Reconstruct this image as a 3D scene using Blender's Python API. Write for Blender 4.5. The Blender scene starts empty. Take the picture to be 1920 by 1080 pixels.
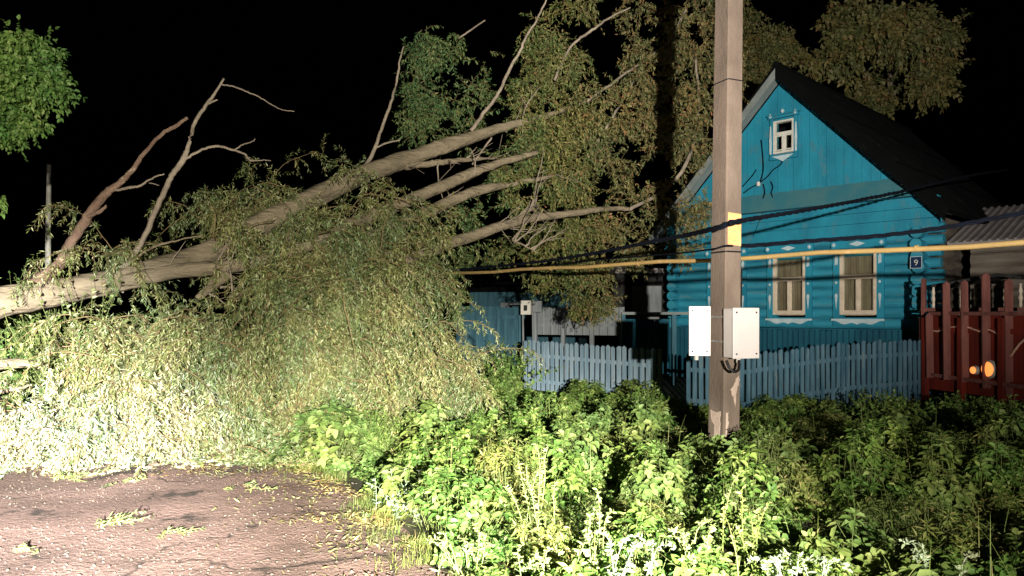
import bpy, math, random
import numpy as np
from mathutils import Vector, Matrix, noise as mnoise
random.seed(7); rng = np.random.default_rng(7)
R = math.radians
F, CX, CY, CH = 1400.0, 960.0, 590.0, 1.6
scene = bpy.context.scene
col = scene.collection

# ------------------------------------------------------------------ camera
cam = bpy.data.cameras.new("camera"); cam_o = bpy.data.objects.new("camera", cam); col.objects.link(cam_o)
cam.sensor_width = 36; cam.lens = F / 1920 * 36; cam.shift_y = 50 / 1920
cam.clip_start = 0.05; cam.clip_end = 600
cam_o.location = (0, 0, CH); cam_o.rotation_euler = (R(90), 0, 0)
scene.camera = cam_o

# ------------------------------------------------------------------ night sky
w = bpy.data.worlds.new("World"); scene.world = w; w.use_nodes = True
nt = w.node_tree; nt.nodes.clear()
sky = nt.nodes.new("ShaderNodeTexSky"); sky.sky_type = 'NISHITA'; sky.sun_disc = False
sky.sun_elevation = R(-4); sky.sun_rotation = R(200)
bg = nt.nodes.new("ShaderNodeBackground"); bg.inputs[1].default_value = 0.006
wo = nt.nodes.new("ShaderNodeOutputWorld")
nt.links.new(sky.outputs[0], bg.inputs[0]); nt.links.new(bg.outputs[0], wo.inputs[0])

# ------------------------------------------------------------------ headlamps of the vehicle behind the viewer, and an added fill
LP = Vector((1.05, -4.0, 1.95))
def headlamp(name, az, el, half, blend, power, color, off=(0, 0, 0)):
    l = bpy.data.lights.new(name, 'SPOT'); o = bpy.data.objects.new(name, l); col.objects.link(o)
    l.energy = power; l.color = color; l.spot_size = R(2 * half); l.spot_blend = blend; l.shadow_soft_size = 0.05
    o.location = LP + Vector(off)
    a, e = R(az), R(el)
    d = Vector((math.sin(a) * math.cos(e), math.cos(a) * math.cos(e), math.sin(e)))
    o.rotation_euler = d.to_track_quat('-Z', 'Y').to_euler()
headlamp("headlamp_low_beam", -33, -12, 18, 1.0, 84000, (1.0, 0.97, 0.93))
headlamp("headlamp_low_beam", -8, -16, 18, 1.0, 47000, (1.0, 0.95, 0.84))
headlamp("headlamp_high_beam", 12, 17, 27, 0.9, 12500, (1.0, 0.92, 0.82))
headlamp("added_fill_spread", -16, 1, 44, 1.0, 9500, (1.0, 0.93, 0.76))  # added wide fill standing in for scattered beam light

scene.view_settings.view_transform = 'Standard'
scene.view_settings.look = 'None'
scene.view_settings.exposure = 0.0
scene.view_settings.gamma = 1.0
scene.view_settings.use_curve_mapping = False
scene.cycles.max_bounces = 6
scene.cycles.transparent_max_bounces = 8

# ------------------------------------------------------------------ helpers
def P(px, py, Y):
    return Vector(((px - CX) / F * Y, Y, CH + (CY - py) / F * Y))
def G(px, Y):
    return Vector(((px - CX) / F * Y, Y, 0))

class MB:
    def __init__(s): s.v = []; s.f = []
    def add(s, vs, fs):
        n = len(s.v); s.v += [tuple(v) for v in vs]; s.f += [tuple(i + n for i in f) for f in fs]; return s
    def box(s, x0, x1, y0, y1, z0, z1, m=None):
        vs = [Vector((x, y, z)) for z in (z0, z1) for y in (y0, y1) for x in (x0, x1)]
        if m is not None: vs = [m @ v for v in vs]
        return s.add(vs, [(0, 2, 3, 1), (4, 5, 7, 6), (0, 1, 5, 4), (2, 6, 7, 3), (0, 4, 6, 2), (1, 3, 7, 5)])
    def prism(s, poly, y0, y1, m=None):
        """poly in (x,z), extruded along y"""
        n = len(poly)
        vs = [Vector((x, y0, z)) for x, z in poly] + [Vector((x, y1, z)) for x, z in poly]
        if m is not None: vs = [m @ v for v in vs]
        fs = [tuple(range(n)), tuple(range(2 * n - 1, n - 1, -1))] + [(i, i + n, (i + 1) % n + n, (i + 1) % n) for i in range(n)]
        return s.add(vs, fs)
    def tube(s, pts, rad, seg=8, wob=0.0, cap=True):
        pts = [Vector(p) for p in pts]; n = len(pts)
        if not hasattr(rad, '__len__'): rad = [rad] * n
        up = Vector((0.13, 0.21, 0.97)); vs = []; fs = []
        for i, p in enumerate(pts):
            t = (pts[min(i + 1, n - 1)] - pts[max(i - 1, 0)]).normalized()
            a = t.cross(up)
            if a.length < 0.05: a = t.cross(Vector((1, 0, 0)))
            a.normalize(); b = t.cross(a); 
            for k in range(seg):
                an = 2 * math.pi * k / seg
                r = rad[i]
                if wob: r *= 1 + wob * mnoise.noise(Vector((p.x * 3 + math.cos(an) * 1.3, p.y * 3 + math.sin(an) * 1.3, p.z * 3)))
                vs.append(p + (a * math.cos(an) + b * math.sin(an)) * r)
        for i in range(n - 1):
            for k in range(seg):
                fs.append((i * seg + k, i * seg + (k + 1) % seg, (i + 1) * seg + (k + 1) % seg, (i + 1) * seg + k))
        if cap: fs += [tuple(range(seg - 1, -1, -1)), tuple((n - 1) * seg + k for k in range(seg))]
        return s.add(vs, fs)
    def build(s, name, mat, parent=None, smooth=False, bevel=0.0):
        me = bpy.data.meshes.new(name); me.from_pydata(s.v, [], s.f); me.validate()
        me.materials.append(mat)
        if smooth: me.shade_smooth()
        o = bpy.data.objects.new(name, me); col.objects.link(o)
        if parent is not None: o.parent = parent
        if bevel:
            b = o.modifiers.new("bevel", 'BEVEL'); b.width = bevel; b.segments = 2; b.limit_method = 'ANGLE'
        return o

def tag(o, label=None, cat=None, group=None, kind=None):
    if label: o["label"] = label
    if cat: o["category"] = cat
    if group: o["group"] = group
    if kind: o["kind"] = kind
    return o
def empty(name, loc=(0, 0, 0), rz=0, **k):
    o = bpy.data.objects.new(name, None); o.location = loc; o.rotation_euler = (0, 0, rz); o.empty_display_size = .2
    col.objects.link(o); tag(o, **k); return o

def smooth_path(pts, rad, sub=5, jit=0.0):
    """Catmull-Rom through the points"""
    pts = [Vector(p) for p in pts]; n = len(pts); op = []; orad = []
    for i in range(n - 1):
        p0 = pts[max(i - 1, 0)]; p1 = pts[i]; p2 = pts[i + 1]; p3 = pts[min(i + 2, n - 1)]
        for k in range(sub):
            t = k / sub
            q = 0.5 * ((2 * p1) + (p2 - p0) * t + (2 * p0 - 5 * p1 + 4 * p2 - p3) * t * t + (3 * p1 - p0 - 3 * p2 + p3) * t ** 3)
            if jit: q = q + Vector([random.uniform(-jit, jit) for _ in range(3)])
            op.append(q); orad.append(rad[i] * (1 - t) + rad[i + 1] * t)
    op.append(pts[-1]); orad.append(rad[-1])
    return op, orad

# ------------------------------------------------------------------ materials
def mat(name, c1, c2=None, scale=3.0, detail=6, rough=0.85, bump=0.0, bscale=None, stretch=(1, 1, 1), lo=0.35, hi=0.65, spec=0.3, c3=None, s3=8.0, t3=0.62, metallic=0, coords='Object', bdist=0.02):
    m = bpy.data.materials.new(name); m.use_nodes = True; nt = m.node_tree; N = nt.nodes; L = nt.links
    b = N["Principled BSDF"]; b.inputs["Roughness"].default_value = rough
    b.inputs["Specular IOR Level"].default_value = spec; b.inputs["Metallic"].default_value = metallic
    c2 = c2 or tuple(x * 0.8 for x in c1)
    tc = N.new("ShaderNodeTexCoord"); mp = N.new("ShaderNodeMapping"); mp.inputs["Scale"].default_value = stretch
    L.new(tc.outputs[coords], mp.inputs[0])
    no = N.new("ShaderNodeTexNoise"); no.inputs["Scale"].default_value = scale; no.inputs["Detail"].default_value = detail
    no.inputs["Roughness"].default_value = 0.6
    L.new(mp.outputs[0], no.inputs["Vector"])
    cr = N.new("ShaderNodeValToRGB"); cr.color_ramp.elements[0].position = lo; cr.color_ramp.elements[1].position = hi
    cr.color_ramp.elements[0].color = (*c2, 1); cr.color_ramp.elements[1].color = (*c1, 1)
    L.new(no.outputs[0], cr.inputs[0]); out = cr.outputs[0]
    if c3:
        n3 = N.new("ShaderNodeTexNoise"); n3.inputs["Scale"].default_value = s3; n3.inputs["Detail"].default_value = 8
        n3.inputs["Roughness"].default_value = 0.65
        L.new(mp.outputs[0], n3.inputs["Vector"])
        r3 = N.new("ShaderNodeMapRange"); r3.inputs["From Min"].default_value = t3; r3.inputs["From Max"].default_value = t3 + 0.04
        L.new(n3.outputs[0], r3.inputs[0])
        mx = N.new("ShaderNodeMix"); mx.data_type = 'RGBA'; L.new(r3.outputs[0], mx.inputs["Factor"])
        L.new(out, mx.inputs["A"]); mx.inputs["B"].default_value = (*c3, 1); out = mx.outputs["Result"]
    L.new(out, b.inputs["Base Color"])
    if bump:
        nb = N.new("ShaderNodeTexNoise"); nb.inputs["Scale"].default_value = bscale or scale * 4; nb.inputs["Detail"].default_value = 8
        L.new(mp.outputs[0], nb.inputs["Vector"])
        bp = N.new("ShaderNodeBump"); bp.inputs["Strength"].default_value = bump; bp.inputs["Distance"].default_value = bdist
        L.new(nb.outputs[0], bp.inputs["Height"]); L.new(bp.outputs[0], b.inputs["Normal"])
    return m

def leaf_mat(name, cols, trans=0.3, rough=0.55, spec=0.35, patch=1.0):
    """colour varies leaf by leaf; cols = list of (position, colour)"""
    m = bpy.data.materials.new(name); m.use_nodes = True; nt = m.node_tree; N = nt.nodes; L = nt.links
    b = N["Principled BSDF"]; b.inputs["Roughness"].default_value = rough; b.inputs["Specular IOR Level"].default_value = spec * .7
    g = N.new("ShaderNodeNewGeometry")
    cr = N.new("ShaderNodeValToRGB"); e = cr.color_ramp.elements
    while len(e) < len(cols): e.new(0.5)
    for i, (p, c) in enumerate(cols): e[i].position = p; e[i].color = (*c, 1)
    L.new(g.outputs["Random Per Island"], cr.inputs[0])
    tc = N.new("ShaderNodeTexCoord"); n2 = N.new("ShaderNodeTexNoise"); n2.inputs["Scale"].default_value = 1.7; n2.inputs["Detail"].default_value = 3; L.new(tc.outputs["Object"], n2.inputs["Vector"])
    h2 = N.new("ShaderNodeValToRGB"); h2.color_ramp.elements[0].position = .38; h2.color_ramp.elements[1].position = .62
    h2.color_ramp.elements[0].color = (.72, .86, .80, 1); h2.color_ramp.elements[1].color = (1.15, 1.05, .9, 1); L.new(n2.outputs[0], h2.inputs[0])
    ml = N.new("ShaderNodeMix"); ml.data_type = 'RGBA'; ml.blend_type = 'MULTIPLY'; ml.inputs["Factor"].default_value = patch
    L.new(cr.outputs[0], ml.inputs["A"]); L.new(h2.outputs[0], ml.inputs["B"]); cr = ml; cro = ml.outputs["Result"]
    L.new(cro, b.inputs["Base Color"])
    tr = N.new("ShaderNodeBsdfTranslucent"); L.new(cro, tr.inputs[0])
    mx = N.new("ShaderNodeMixShader"); mx.inputs[0].default_value = trans
    L.new(b.outputs[0], mx.inputs[1]); L.new(tr.outputs[0], mx.inputs[2])
    L.new(mx.outputs[0], N["Material Output"].inputs[0])
    return m

def glass_mat(name, c=(0.02, 0.02, 0.025)):
    m = bpy.data.materials.new(name); m.use_nodes = True; nt = m.node_tree; N = nt.nodes; L = nt.links
    N.clear(); out = N.new("ShaderNodeOutputMaterial"); t = N.new("ShaderNodeBsdfTransparent"); g = N.new("ShaderNodeBsdfGlossy")
    g.inputs["Roughness"].default_value = 0.03; t.inputs[0].default_value = (0.85, 0.88, 0.86, 1)
    f = N.new("ShaderNodeFresnel"); f.inputs[0].default_value = 1.5
    mx = N.new("ShaderNodeMixShader"); L.new(f.outputs[0], mx.inputs[0]); L.new(t.outputs[0], mx.inputs[1]); L.new(g.outputs[0], mx.inputs[2])
    L.new(mx.outputs[0], out.inputs[0]); return m

M = {}
M['blue'] = mat('blue_paint', (0.02, 0.29, 0.43), (0.014, 0.19, 0.30), 1.0, 9, 0.65, 0.3, 14, (1.6, 1, .8), lo=.3, hi=.6, c3=(0.05, 0.24, 0.33), s3=2.2, t3=0.56)
M['blue_log'] = mat('blue_log_paint', (0.035, 0.32, 0.46), (0.02, 0.20, 0.30), 2.2, 9, 0.7, 0.5, 12, (0.5, 1, 2.4), lo=.3, hi=.6, c3=(0.09, 0.28, 0.36), s3=4.0, t3=0.58)
M['green_grey'] = mat('worn_green_grey_boards', (0.04, 0.22, 0.29), (0.09, 0.24, 0.27), 2, 6, 0.8, 0.2)
M['board_skirt'] = mat('dark_blue_boards', (0.015, 0.13, 0.20), (0.01, 0.08, 0.13), 3, 6, 0.8, 0.3, 20, (1, 1, 0.3))
M['picket'] = mat('weathered_blue_picket', (0.10, 0.20, 0.27), (0.04, 0.105, 0.16), 3, 6, 0.8, 0.3, 22, (3, 3, 0.5), c3=(0.16, 0.20, 0.21), s3=6, t3=0.6)
M['picket_pale'] = mat('pale_blue_picket', (0.27, 0.36, 0.43), (0.15, 0.24, 0.31), 3, 6, 0.8, 0.3, 22, (3, 3, 0.5), c3=(0.26, 0.26, 0.24), s3=6, t3=0.62)
M['white'] = mat('white_window_paint', (0.78, 0.76, 0.70), (0.62, 0.6, 0.54), 6, 4, 0.55)
M['sash'] = mat('cream_window_sash', (0.78, 0.68, 0.55), (0.62, 0.52, 0.40), 6, 4, 0.55)
M['orn'] = mat('white_carved_ornament', (0.62, 0.74, 0.78), (0.45, 0.6, 0.66), 6, 4, 0.6)
M['curtain'] = mat('beige_curtain', (0.40, 0.31, 0.22), (0.27, 0.20, 0.14), 2, 6, 0.9, 0.3, 3, (2, 1, .8))
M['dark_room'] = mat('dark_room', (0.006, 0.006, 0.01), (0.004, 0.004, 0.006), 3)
M['glass'] = glass_mat('window_glass')
M['roof'] = mat('dark_slate_roof', (0.004, 0.005, 0.005), (0.002, 0.0025, 0.003), 1.0, 6, 0.95, 0.3, 8, c3=(0.009, 0.010, 0.009), s3=2, t3=0.60, spec=.1)
M['trim_grey'] = mat('grey_bargeboard', (0.30, 0.33, 0.32), (0.18, 0.22, 0.22), 2, 6, 0.8, 0.2)
M['pale_roof'] = mat('pale_asbestos_roof', (0.42, 0.38, 0.38), (0.26, 0.24, 0.24), 2, 7, 0.85, 0.2, c3=(0.08, 0.07, 0.06), s3=6, t3=0.68)
M['raw_log'] = mat('bare_weathered_log', (0.30, 0.26, 0.21), (0.14, 0.12, 0.10), 2.5, 8, 0.85, 0.5, 14, (0.4, 1, 3))
M['red'] = mat('dark_red_boards', (0.18, 0.020, 0.011), (0.09, 0.011, 0.007), 3, 6, 0.7, 0.25, 20, (2, 1, 0.4))
M['red_picket'] = mat('brown_red_picket', (0.22, 0.085, 0.07), (0.13, 0.045, 0.04), 4, 6, 0.8, 0.3, 20, (2, 2, 0.4))
M['grey_board'] = mat('grey_old_boards', (0.30, 0.32, 0.34), (0.17, 0.19, 0.21), 3, 7, 0.85, 0.3, 18, (3, 3, 0.4))
M['teal_board'] = mat('dull_teal_boards', (0.07, 0.18, 0.24), (0.035, 0.10, 0.14), 3, 7, 0.85, 0.3, 18, (3, 3, 0.4))
M['dark_board'] = mat('dark_shed_boards', (0.035, 0.035, 0.033), (0.02, 0.02, 0.02), 3, 7, 0.9, 0.3, 18, (3, 3, 0.4))
M['concrete'] = mat('aged_concrete', (0.17, 0.130, 0.106), (0.105, 0.08, 0.065), 3.2, 12, 0.9, 0.6, 38, (1, 1, 0.5), bdist=0.01)
M['plaster'] = mat('pale_limewash', (0.42, 0.33, 0.28), (0.33, 0.25, 0.21), 8, 8, 0.9, 0.3)
M['box'] = mat('white_meter_box', (0.50, 0.46, 0.46), (0.43, 0.39, 0.39), 1.5, 4, 0.35, spec=0.5)
M['box_side'] = mat('grey_plastic', (0.45, 0.42, 0.38), None, 3, 4, 0.5)
M['black'] = mat('black_rubber', (0.012, 0.012, 0.014), (0.008, 0.008, 0.01), 6, 4, 0.55)
M['cable'] = mat('black_cable', (0.004, 0.006, 0.012), (0.003, 0.004, 0.008), 6, 4, 0.9, spec=.08)
M['metal'] = mat('galvanised_steel', (0.4, 0.4, 0.4), (0.28, 0.28, 0.28), 8, 5, 0.5, metallic=0.6)
M['yellow'] = mat('yellow_gas_pipe_paint', (0.38, 0.26, 0.10), (0.28, 0.19, 0.08), 2.0, 6, 0.5, 0.1, c3=(0.42, 0.28, 0.15), s3=5, t3=0.60)
M['sticker'] = mat('orange_yellow_plate', (0.80, 0.42, 0.19), (0.66, 0.32, 0.13), 9, 5, 0.5, c3=(0.6, 0.3, 0.1), s3=12, t3=0.66)
M['navy'] = mat('navy_plate', (0.01, 0.03, 0.10), None, 5, 3, 0.4)
M['bark'] = mat('pale_willow_bark', (0.23, 0.19, 0.13), (0.12, 0.10, 0.068), 4.0, 12, 0.9, 0.9, 13, (.4, 1.1, 1.6), lo=.3, hi=.6, c3=(0.11, 0.09, 0.055), s3=4, t3=0.61, bdist=0.05)
M['bark_red'] = mat('reddish_broken_wood', (0.24, 0.165, 0.12), (0.13, 0.08, 0.06), 3, 10, 0.9, 0.9, 18, c3=(0.36, 0.28, 0.2), s3=5, t3=0.58, bdist=0.04)
M['bark_grey'] = mat('grey_dead_bark', (0.32, 0.27, 0.21), (0.17, 0.14, 0.11), 4, 8, 0.9, 0.6, 20, bdist=0.02)
M['twig'] = mat('willow_twig', (0.22, 0.17, 0.08), (0.14, 0.10, 0.05), 5, 4, 0.8)
M['stem'] = mat('green_stem', (0.16, 0.20, 0.06), (0.10, 0.13, 0.04), 5, 4, 0.7)
M['soil'] = mat('dark_soil', (0.05, 0.045, 0.022), (0.025, 0.03, 0.012), 1.5, 9, 0.95, 0.6, 10)
M['rope'] = mat('pale_rope', (0.6, 0.36, 0.28), (0.5, 0.28, 0.2), 6, 4, 0.8)
M['willow'] = leaf_mat('willow_leaf', [(0, (0.08, 0.115, 0.035)), (0.35, (0.19, 0.24, 0.085)), (0.7, (0.33, 0.37, 0.18)), (0.92, (0.50, 0.53, 0.36)), (1, (0.26, 0.15, 0.08))], 0.22, 0.5, 0.45)
M['willow_up'] = leaf_mat('willow_upper_leaf', [(0, (0.08, 0.13, 0.04)), (0.5, (0.17, 0.20, 0.07)), (0.8, (0.25, 0.25, 0.10)), (0.97, (0.27, 0.24, 0.10)), (1, (0.30, 0.15, 0.08))], 0.25)
M['maple'] = leaf_mat('green_tree_leaf', [(0, (0.10, 0.20, 0.05)), (0.6, (0.18, 0.33, 0.09)), (1, (0.30, 0.42, 0.17))], 0.3)
M['back'] = leaf_mat('olive_tree_leaf', [(0, (0.16, 0.17, 0.06)), (0.6, (0.25, 0.24, 0.10)), (0.9, (0.34, 0.31, 0.17)), (1, (0.30, 0.16, 0.08))], 0.25)
M['weed'] = leaf_mat('nettle_leaf', [(0, (0.07, 0.14, 0.03)), (0.5, (0.15, 0.25, 0.055)), (0.85, (0.25, 0.35, 0.10)), (1, (0.38, 0.44, 0.18))], 0.3)
M['weed2'] = leaf_mat('burdock_leaf', [(0, (0.09, 0.15, 0.04)), (0.6, (0.17, 0.24, 0.07)), (1, (0.28, 0.34, 0.13))], 0.25)
M['willow_lit'] = leaf_mat('silvery_beam_lit_leaf', [(0, (0.22, 0.25, 0.14)), (0.4, (0.42, 0.45, 0.32)), (0.9, (0.58, 0.60, 0.51)), (1, (0.3, 0.2, 0.12))], 0.2)  # silvery undersides, with headlight brightness also put into the colour
M['willow_green'] = leaf_mat('green_crown_leaf', [(0, (0.06, 0.13, 0.05)), (0.5, (0.12, 0.20, 0.08)), (1, (0.22, 0.28, 0.13))], 0.25)
M['willow_rust'] = leaf_mat('rusty_crown_leaf', [(0, (0.10, 0.13, 0.05)), (0.5, (0.20, 0.20, 0.09)), (0.85, (0.28, 0.22, 0.11)), (1, (0.32, 0.16, 0.09))], 0.25)
M['grass'] = leaf_mat('grass_blade', [(0, (0.12, 0.17, 0.04)), (0.6, (0.22, 0.27, 0.08)), (0.9, (0.36, 0.36, 0.16)), (1, (0.35, 0.25, 0.12))], 0.3)
M['pale_leaf'] = leaf_mat('silvery_leaf', [(0, (0.24, 0.30, 0.18)), (0.7, (0.38, 0.44, 0.32)), (1, (0.50, 0.53, 0.42))], 0.3)
M['pale_green'] = leaf_mat('pale_green_stalk', [(0, (0.20, 0.28, 0.09)), (0.6, (0.32, 0.39, 0.16)), (1, (0.45, 0.46, 0.28))], 0.3)
M['litter'] = leaf_mat('fallen_leaf', [(0, (0.20, 0.12, 0.06)), (0.5, (0.30, 0.25, 0.12)), (1, (0.36, 0.38, 0.18))], 0.1)
M['stone'] = leaf_mat('gravel_stone', [(0, (0.10, 0.075, 0.065)), (0.6, (0.15, 0.11, 0.10)), (1, (0.21, 0.165, 0.15))], 0.0, 0.9)

# ------------------------------------------------------------------ leaf meshes (numpy)
def nrm(a):
    return a / np.maximum(np.linalg.norm(a, axis=-1, keepdims=True), 1e-9)
def leaf_mesh(c, d, n, L, W, broad=False):
    """c base points, d leaf axis, n rough normal, L length, W width -> verts, faces"""
    d = nrm(d); s = nrm(np.cross(d, n)); u = np.cross(s, d)
    L = L[:, None]; W = W[:, None]; f = 0.18
    if broad:
        v = np.stack([c, c + d * L * .28 + s * W * .5 + u * W * f, c + d * L * .68 + s * W * .36 + u * W * f * .8,
                      c + d * L - u * L * .10, c + d * L * .68 - s * W * .36 + u * W * f * .8, c + d * L * .28 - s * W * .5 + u * W * f], 1)
        fs = np.array([[0, 1, 2, 3], [0, 3, 4, 5]])
    else:
        v = np.stack([c, c + d * L * .42 + s * W * .5 + u * W * f, c + d * L - u * L * .06, c + d * L * .42 - s * W * .5 + u * W * f], 1)
        fs = np.array([[0, 1, 2], [0, 2, 3]])
    k = v.shape[1]; n_ = len(c)
    faces = (fs[None] + (np.arange(n_) * k)[:, None, None]).reshape(-1, fs.shape[1])
    return v.reshape(-1, 3), faces
def np_obj(name, v, f, m, parent=None):
    me = bpy.data.meshes.new(name); nf, k = f.shape
    me.vertices.add(len(v)); me.vertices.foreach_set("co", v.astype(np.float32).ravel())
    me.loops.add(nf * k); me.loops.foreach_set("vertex_index", f.astype(np.int32).ravel())
    me.polygons.add(nf); me.polygons.foreach_set("loop_start", (np.arange(nf) * k).astype(np.int32))
    me.polygons.foreach_set("loop_total", np.full(nf, k, np.int32))
    me.update(calc_edges=True); me.materials.append(m)
    o = bpy.data.objects.new(name, me); col.objects.link(o)
    if parent is not None: o.parent = parent
    return o
def shoots(anchor, d0, length, K, droop, leafL, leafW, spread=0.9, broad=False, wander=0.25, grav_leaf=0.35, taper=0.25, skip=0.0):
    """leafy shoots: curved stems with K leaf nodes. returns leaf verts, faces and the stem points"""
    N = len(anchor); pts = np.zeros((N, K + 1, 3)); pts[:, 0] = anchor; d = nrm(d0); dirs = []
    step = (length / K)[:, None]
    for k in range(K):
        dirs.append(d); pts[:, k + 1] = pts[:, k] + d * step
        d = nrm(d + np.array([0, 0, -droop]) / K * 2 + rng.normal(0, wander / math.sqrt(K), (N, 3)))
    dirs = np.stack(dirs, 1)
    # two leaves per node
    C = []; D = []; NN = []; LL = []; WW = []
    for rep in range(2):
        r = rng.normal(0, 1, (N, K, 3)); r -= (r * dirs).sum(-1, keepdims=True) * dirs; r = nrm(r)
        t = rng.random((N, K, 1))
        c = pts[:, :-1] * (1 - t) + pts[:, 1:] * t
        ld = nrm(dirs * 0.7 + r * spread + np.array([0, 0, -grav_leaf]))
        nn = nrm(np.array([0, 0, 1.0]) + rng.normal(0, 0.55, (N, K, 3)))
        tp = 1 - taper * (np.arange(K) / K)[None, :]
        l = leafL * rng.uniform(0.65, 1.25, (N, K)) * tp; wv = leafW * rng.uniform(0.7, 1.2, (N, K)) * tp
        keep = rng.random((N, K)) > skip
        C.append(c[keep]); D.append(ld[keep]); NN.append(nn[keep]); LL.append(l[keep]); WW.append(wv[keep])
    v, f = leaf_mesh(np.concatenate(C), np.concatenate(D), np.concatenate(NN), np.concatenate(LL), np.concatenate(WW), broad)
    return v, f, pts
def ribbons(pts, r0, r1):
    """thin three sided stems through pts (N,K,3)"""
    N, K, _ = pts.shape; vs = []
    t = nrm(pts[:, -1] - pts[:, 0]); a = nrm(np.cross(t, np.array([0.3, 0.5, 0.2]))); b = np.cross(t, a)
    rad = np.linspace(r0, r1, K)[None, :, None]
    for k in range(3):
        an = 2 * math.pi * k / 3
        vs.append(pts + (a[:, None] * math.cos(an) + b[:, None] * math.sin(an)) * rad)
    v = np.stack(vs, 2).reshape(-1, 3)
    base = (np.arange(N) * K * 3)[:, None, None] + (np.arange(K - 1) * 3)[None, :, None] + np.arange(3)[None, None, :]
    nx = (np.arange(N) * K * 3)[:, None, None] + (np.arange(K - 1) * 3)[None, :, None] + ((np.arange(3) + 1) % 3)[None, None, :]
    f = np.stack([base, nx, nx + 3, base + 3], -1).reshape(-1, 4)
    return v, f
def cat(parts):
    vs = []; fs = []; n = 0
    for v, f in parts:
        vs.append(v); fs.append(f + n); n += len(v)
    return np.concatenate(vs), np.concatenate(fs)
def clump_noise(p, sc, off=0.0):
    return np.array([mnoise.noise(Vector((x * sc + off, y * sc, z * sc))) for x, y, z in p])
def blob_points(blobs, per, thr=-1.0, sc=1.4, off=0.0):
    """blobs: (px,py,Y, rx_px, ry_px, depth_m, weight)"""
    out = []
    for (px, py, Y, rx, ry, dz, wt) in blobs:
        c = np.array(P(px, py, Y)); r = np.array([rx / F * Y, dz, ry / F * Y])
        n = int(per * wt); q = rng.normal(0, 1, (n, 3)); q = nrm(q) * (rng.random((n, 1)) ** 0.45)
        out.append(c + q * r)
    p = np.concatenate(out); 
    if thr > -1: p = p[clump_noise(p, sc, off) > thr]
    return p

# ------------------------------------------------------------------ ground and road
edge = [(2.6, -14), (1.9, -6), (1.1, -1), (0.35, 2.4), (-0.36, 4.57), (-0.88, 5.6), (-1.62, 7.1), (-2.75, 8.1), (-5.2, 11.0), (-9.5, 16.5), (-24, 36), (-60, 86)]
def edge_x(y):
    for (x0, y0), (x1, y1) in zip(edge, edge[1:]):
        if y0 <= y <= y1: return x0 + (x1 - x0) * (y - y0) / (y1 - y0)
    return edge[-1][0]
g = MB().add([(-260, -260, 0), (260, -260, 0), (260, 260, 0), (-260, 260, 0)], [(0, 1, 2, 3)]).build('ground', M['soil']); tag(g, kind='structure')
def road_mat():
    m = mat('pinkish_worn_asphalt', (0.31, 0.205, 0.175), (0.15, 0.10, 0.083), 1.2, 12, 0.95, 0.0, c3=(0.055, 0.042, 0.036), s3=1.1, t3=0.585)
    nt = m.node_tree; N = nt.nodes; L = nt.links; b = N["Principled BSDF"]; mp = N["Mapping"]
    vo = N.new("ShaderNodeTexVoronoi"); vo.inputs["Scale"].default_value = 34; L.new(mp.outputs[0], vo.inputs["Vector"])
    no = N.new("ShaderNodeTexNoise"); no.inputs["Scale"].default_value = 14; no.inputs["Detail"].default_value = 10; no.inputs["Roughness"].default_value = 0.7
    L.new(mp.outputs[0], no.inputs["Vector"])
    mu = N.new("ShaderNodeMath"); mu.operation = 'MULTIPLY_ADD'; mu.inputs[1].default_value = -0.35
    v2 = N.new("ShaderNodeTexVoronoi"); v2.feature = 'DISTANCE_TO_EDGE'; v2.inputs["Scale"].default_value = 0.75
    dn = N.new("ShaderNodeTexNoise"); dn.inputs["Scale"].default_value = 2.5; dn.inputs["Detail"].default_value = 8; L.new(mp.outputs[0], dn.inputs["Vector"])
    ad = N.new("ShaderNodeVectorMath"); ad.operation = 'MULTIPLY_ADD'; ad.inputs[1].default_value = (.7, .7, 0); L.new(dn.outputs["Color"], ad.inputs[0]); L.new(mp.outputs[0], ad.inputs[2])
    L.new(ad.outputs[0], v2.inputs["Vector"])
    r2 = N.new("ShaderNodeMapRange"); r2.inputs["From Min"].default_value = 0.0; r2.inputs["From Max"].default_value = 0.022
    mk = N.new("ShaderNodeTexNoise"); mk.inputs["Scale"].default_value = 0.8; L.new(mp.outputs[0], mk.inputs["Vector"])
    mr = N.new("ShaderNodeMapRange"); mr.inputs["From Min"].default_value = 0.52; mr.inputs["From Max"].default_value = 0.44; mr.inputs["To Max"].default_value = .05; L.new(mk.outputs[0], mr.inputs[0])
    am = N.new("ShaderNodeMath"); L.new(v2.outputs["Distance"], am.inputs[0]); L.new(mr.outputs[0], am.inputs[1]); L.new(am.outputs[0], r2.inputs[0])
    old = b.inputs["Base Color"].links[0].from_socket
    mc = N.new("ShaderNodeMix"); mc.data_type = 'RGBA'; L.new(r2.outputs[0], mc.inputs["Factor"]); mc.inputs["A"].default_value = (.05, .037, .03, 1); L.new(old, mc.inputs["B"])
    L.new(mc.outputs["Result"], b.inputs["Base Color"])
    L.new(vo.outputs["Distance"], mu.inputs[0]); L.new(no.outputs[0], mu.inputs[2])
    bp = N.new("ShaderNodeBump"); bp.inputs["Strength"].default_value = 1.0; bp.inputs["Distance"].default_value = 0.06
    L.new(mu.outputs[0], bp.inputs["Height"]); L.new(bp.outputs[0], b.inputs["Normal"])
    return m
def rag_x(y):
    return edge_x(y) + 0.34 * mnoise.noise(Vector((y * 1.3, 3.1, 0))) + 0.20 * mnoise.noise(Vector((y * 3.7, 5.1, 0))) + 0.05 * mnoise.noise(Vector((y * 11, 5.1, 0)))
rp = []
ys = np.concatenate([np.arange(-14, 20, 0.12), np.arange(20, 86, 2.0)])
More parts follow.
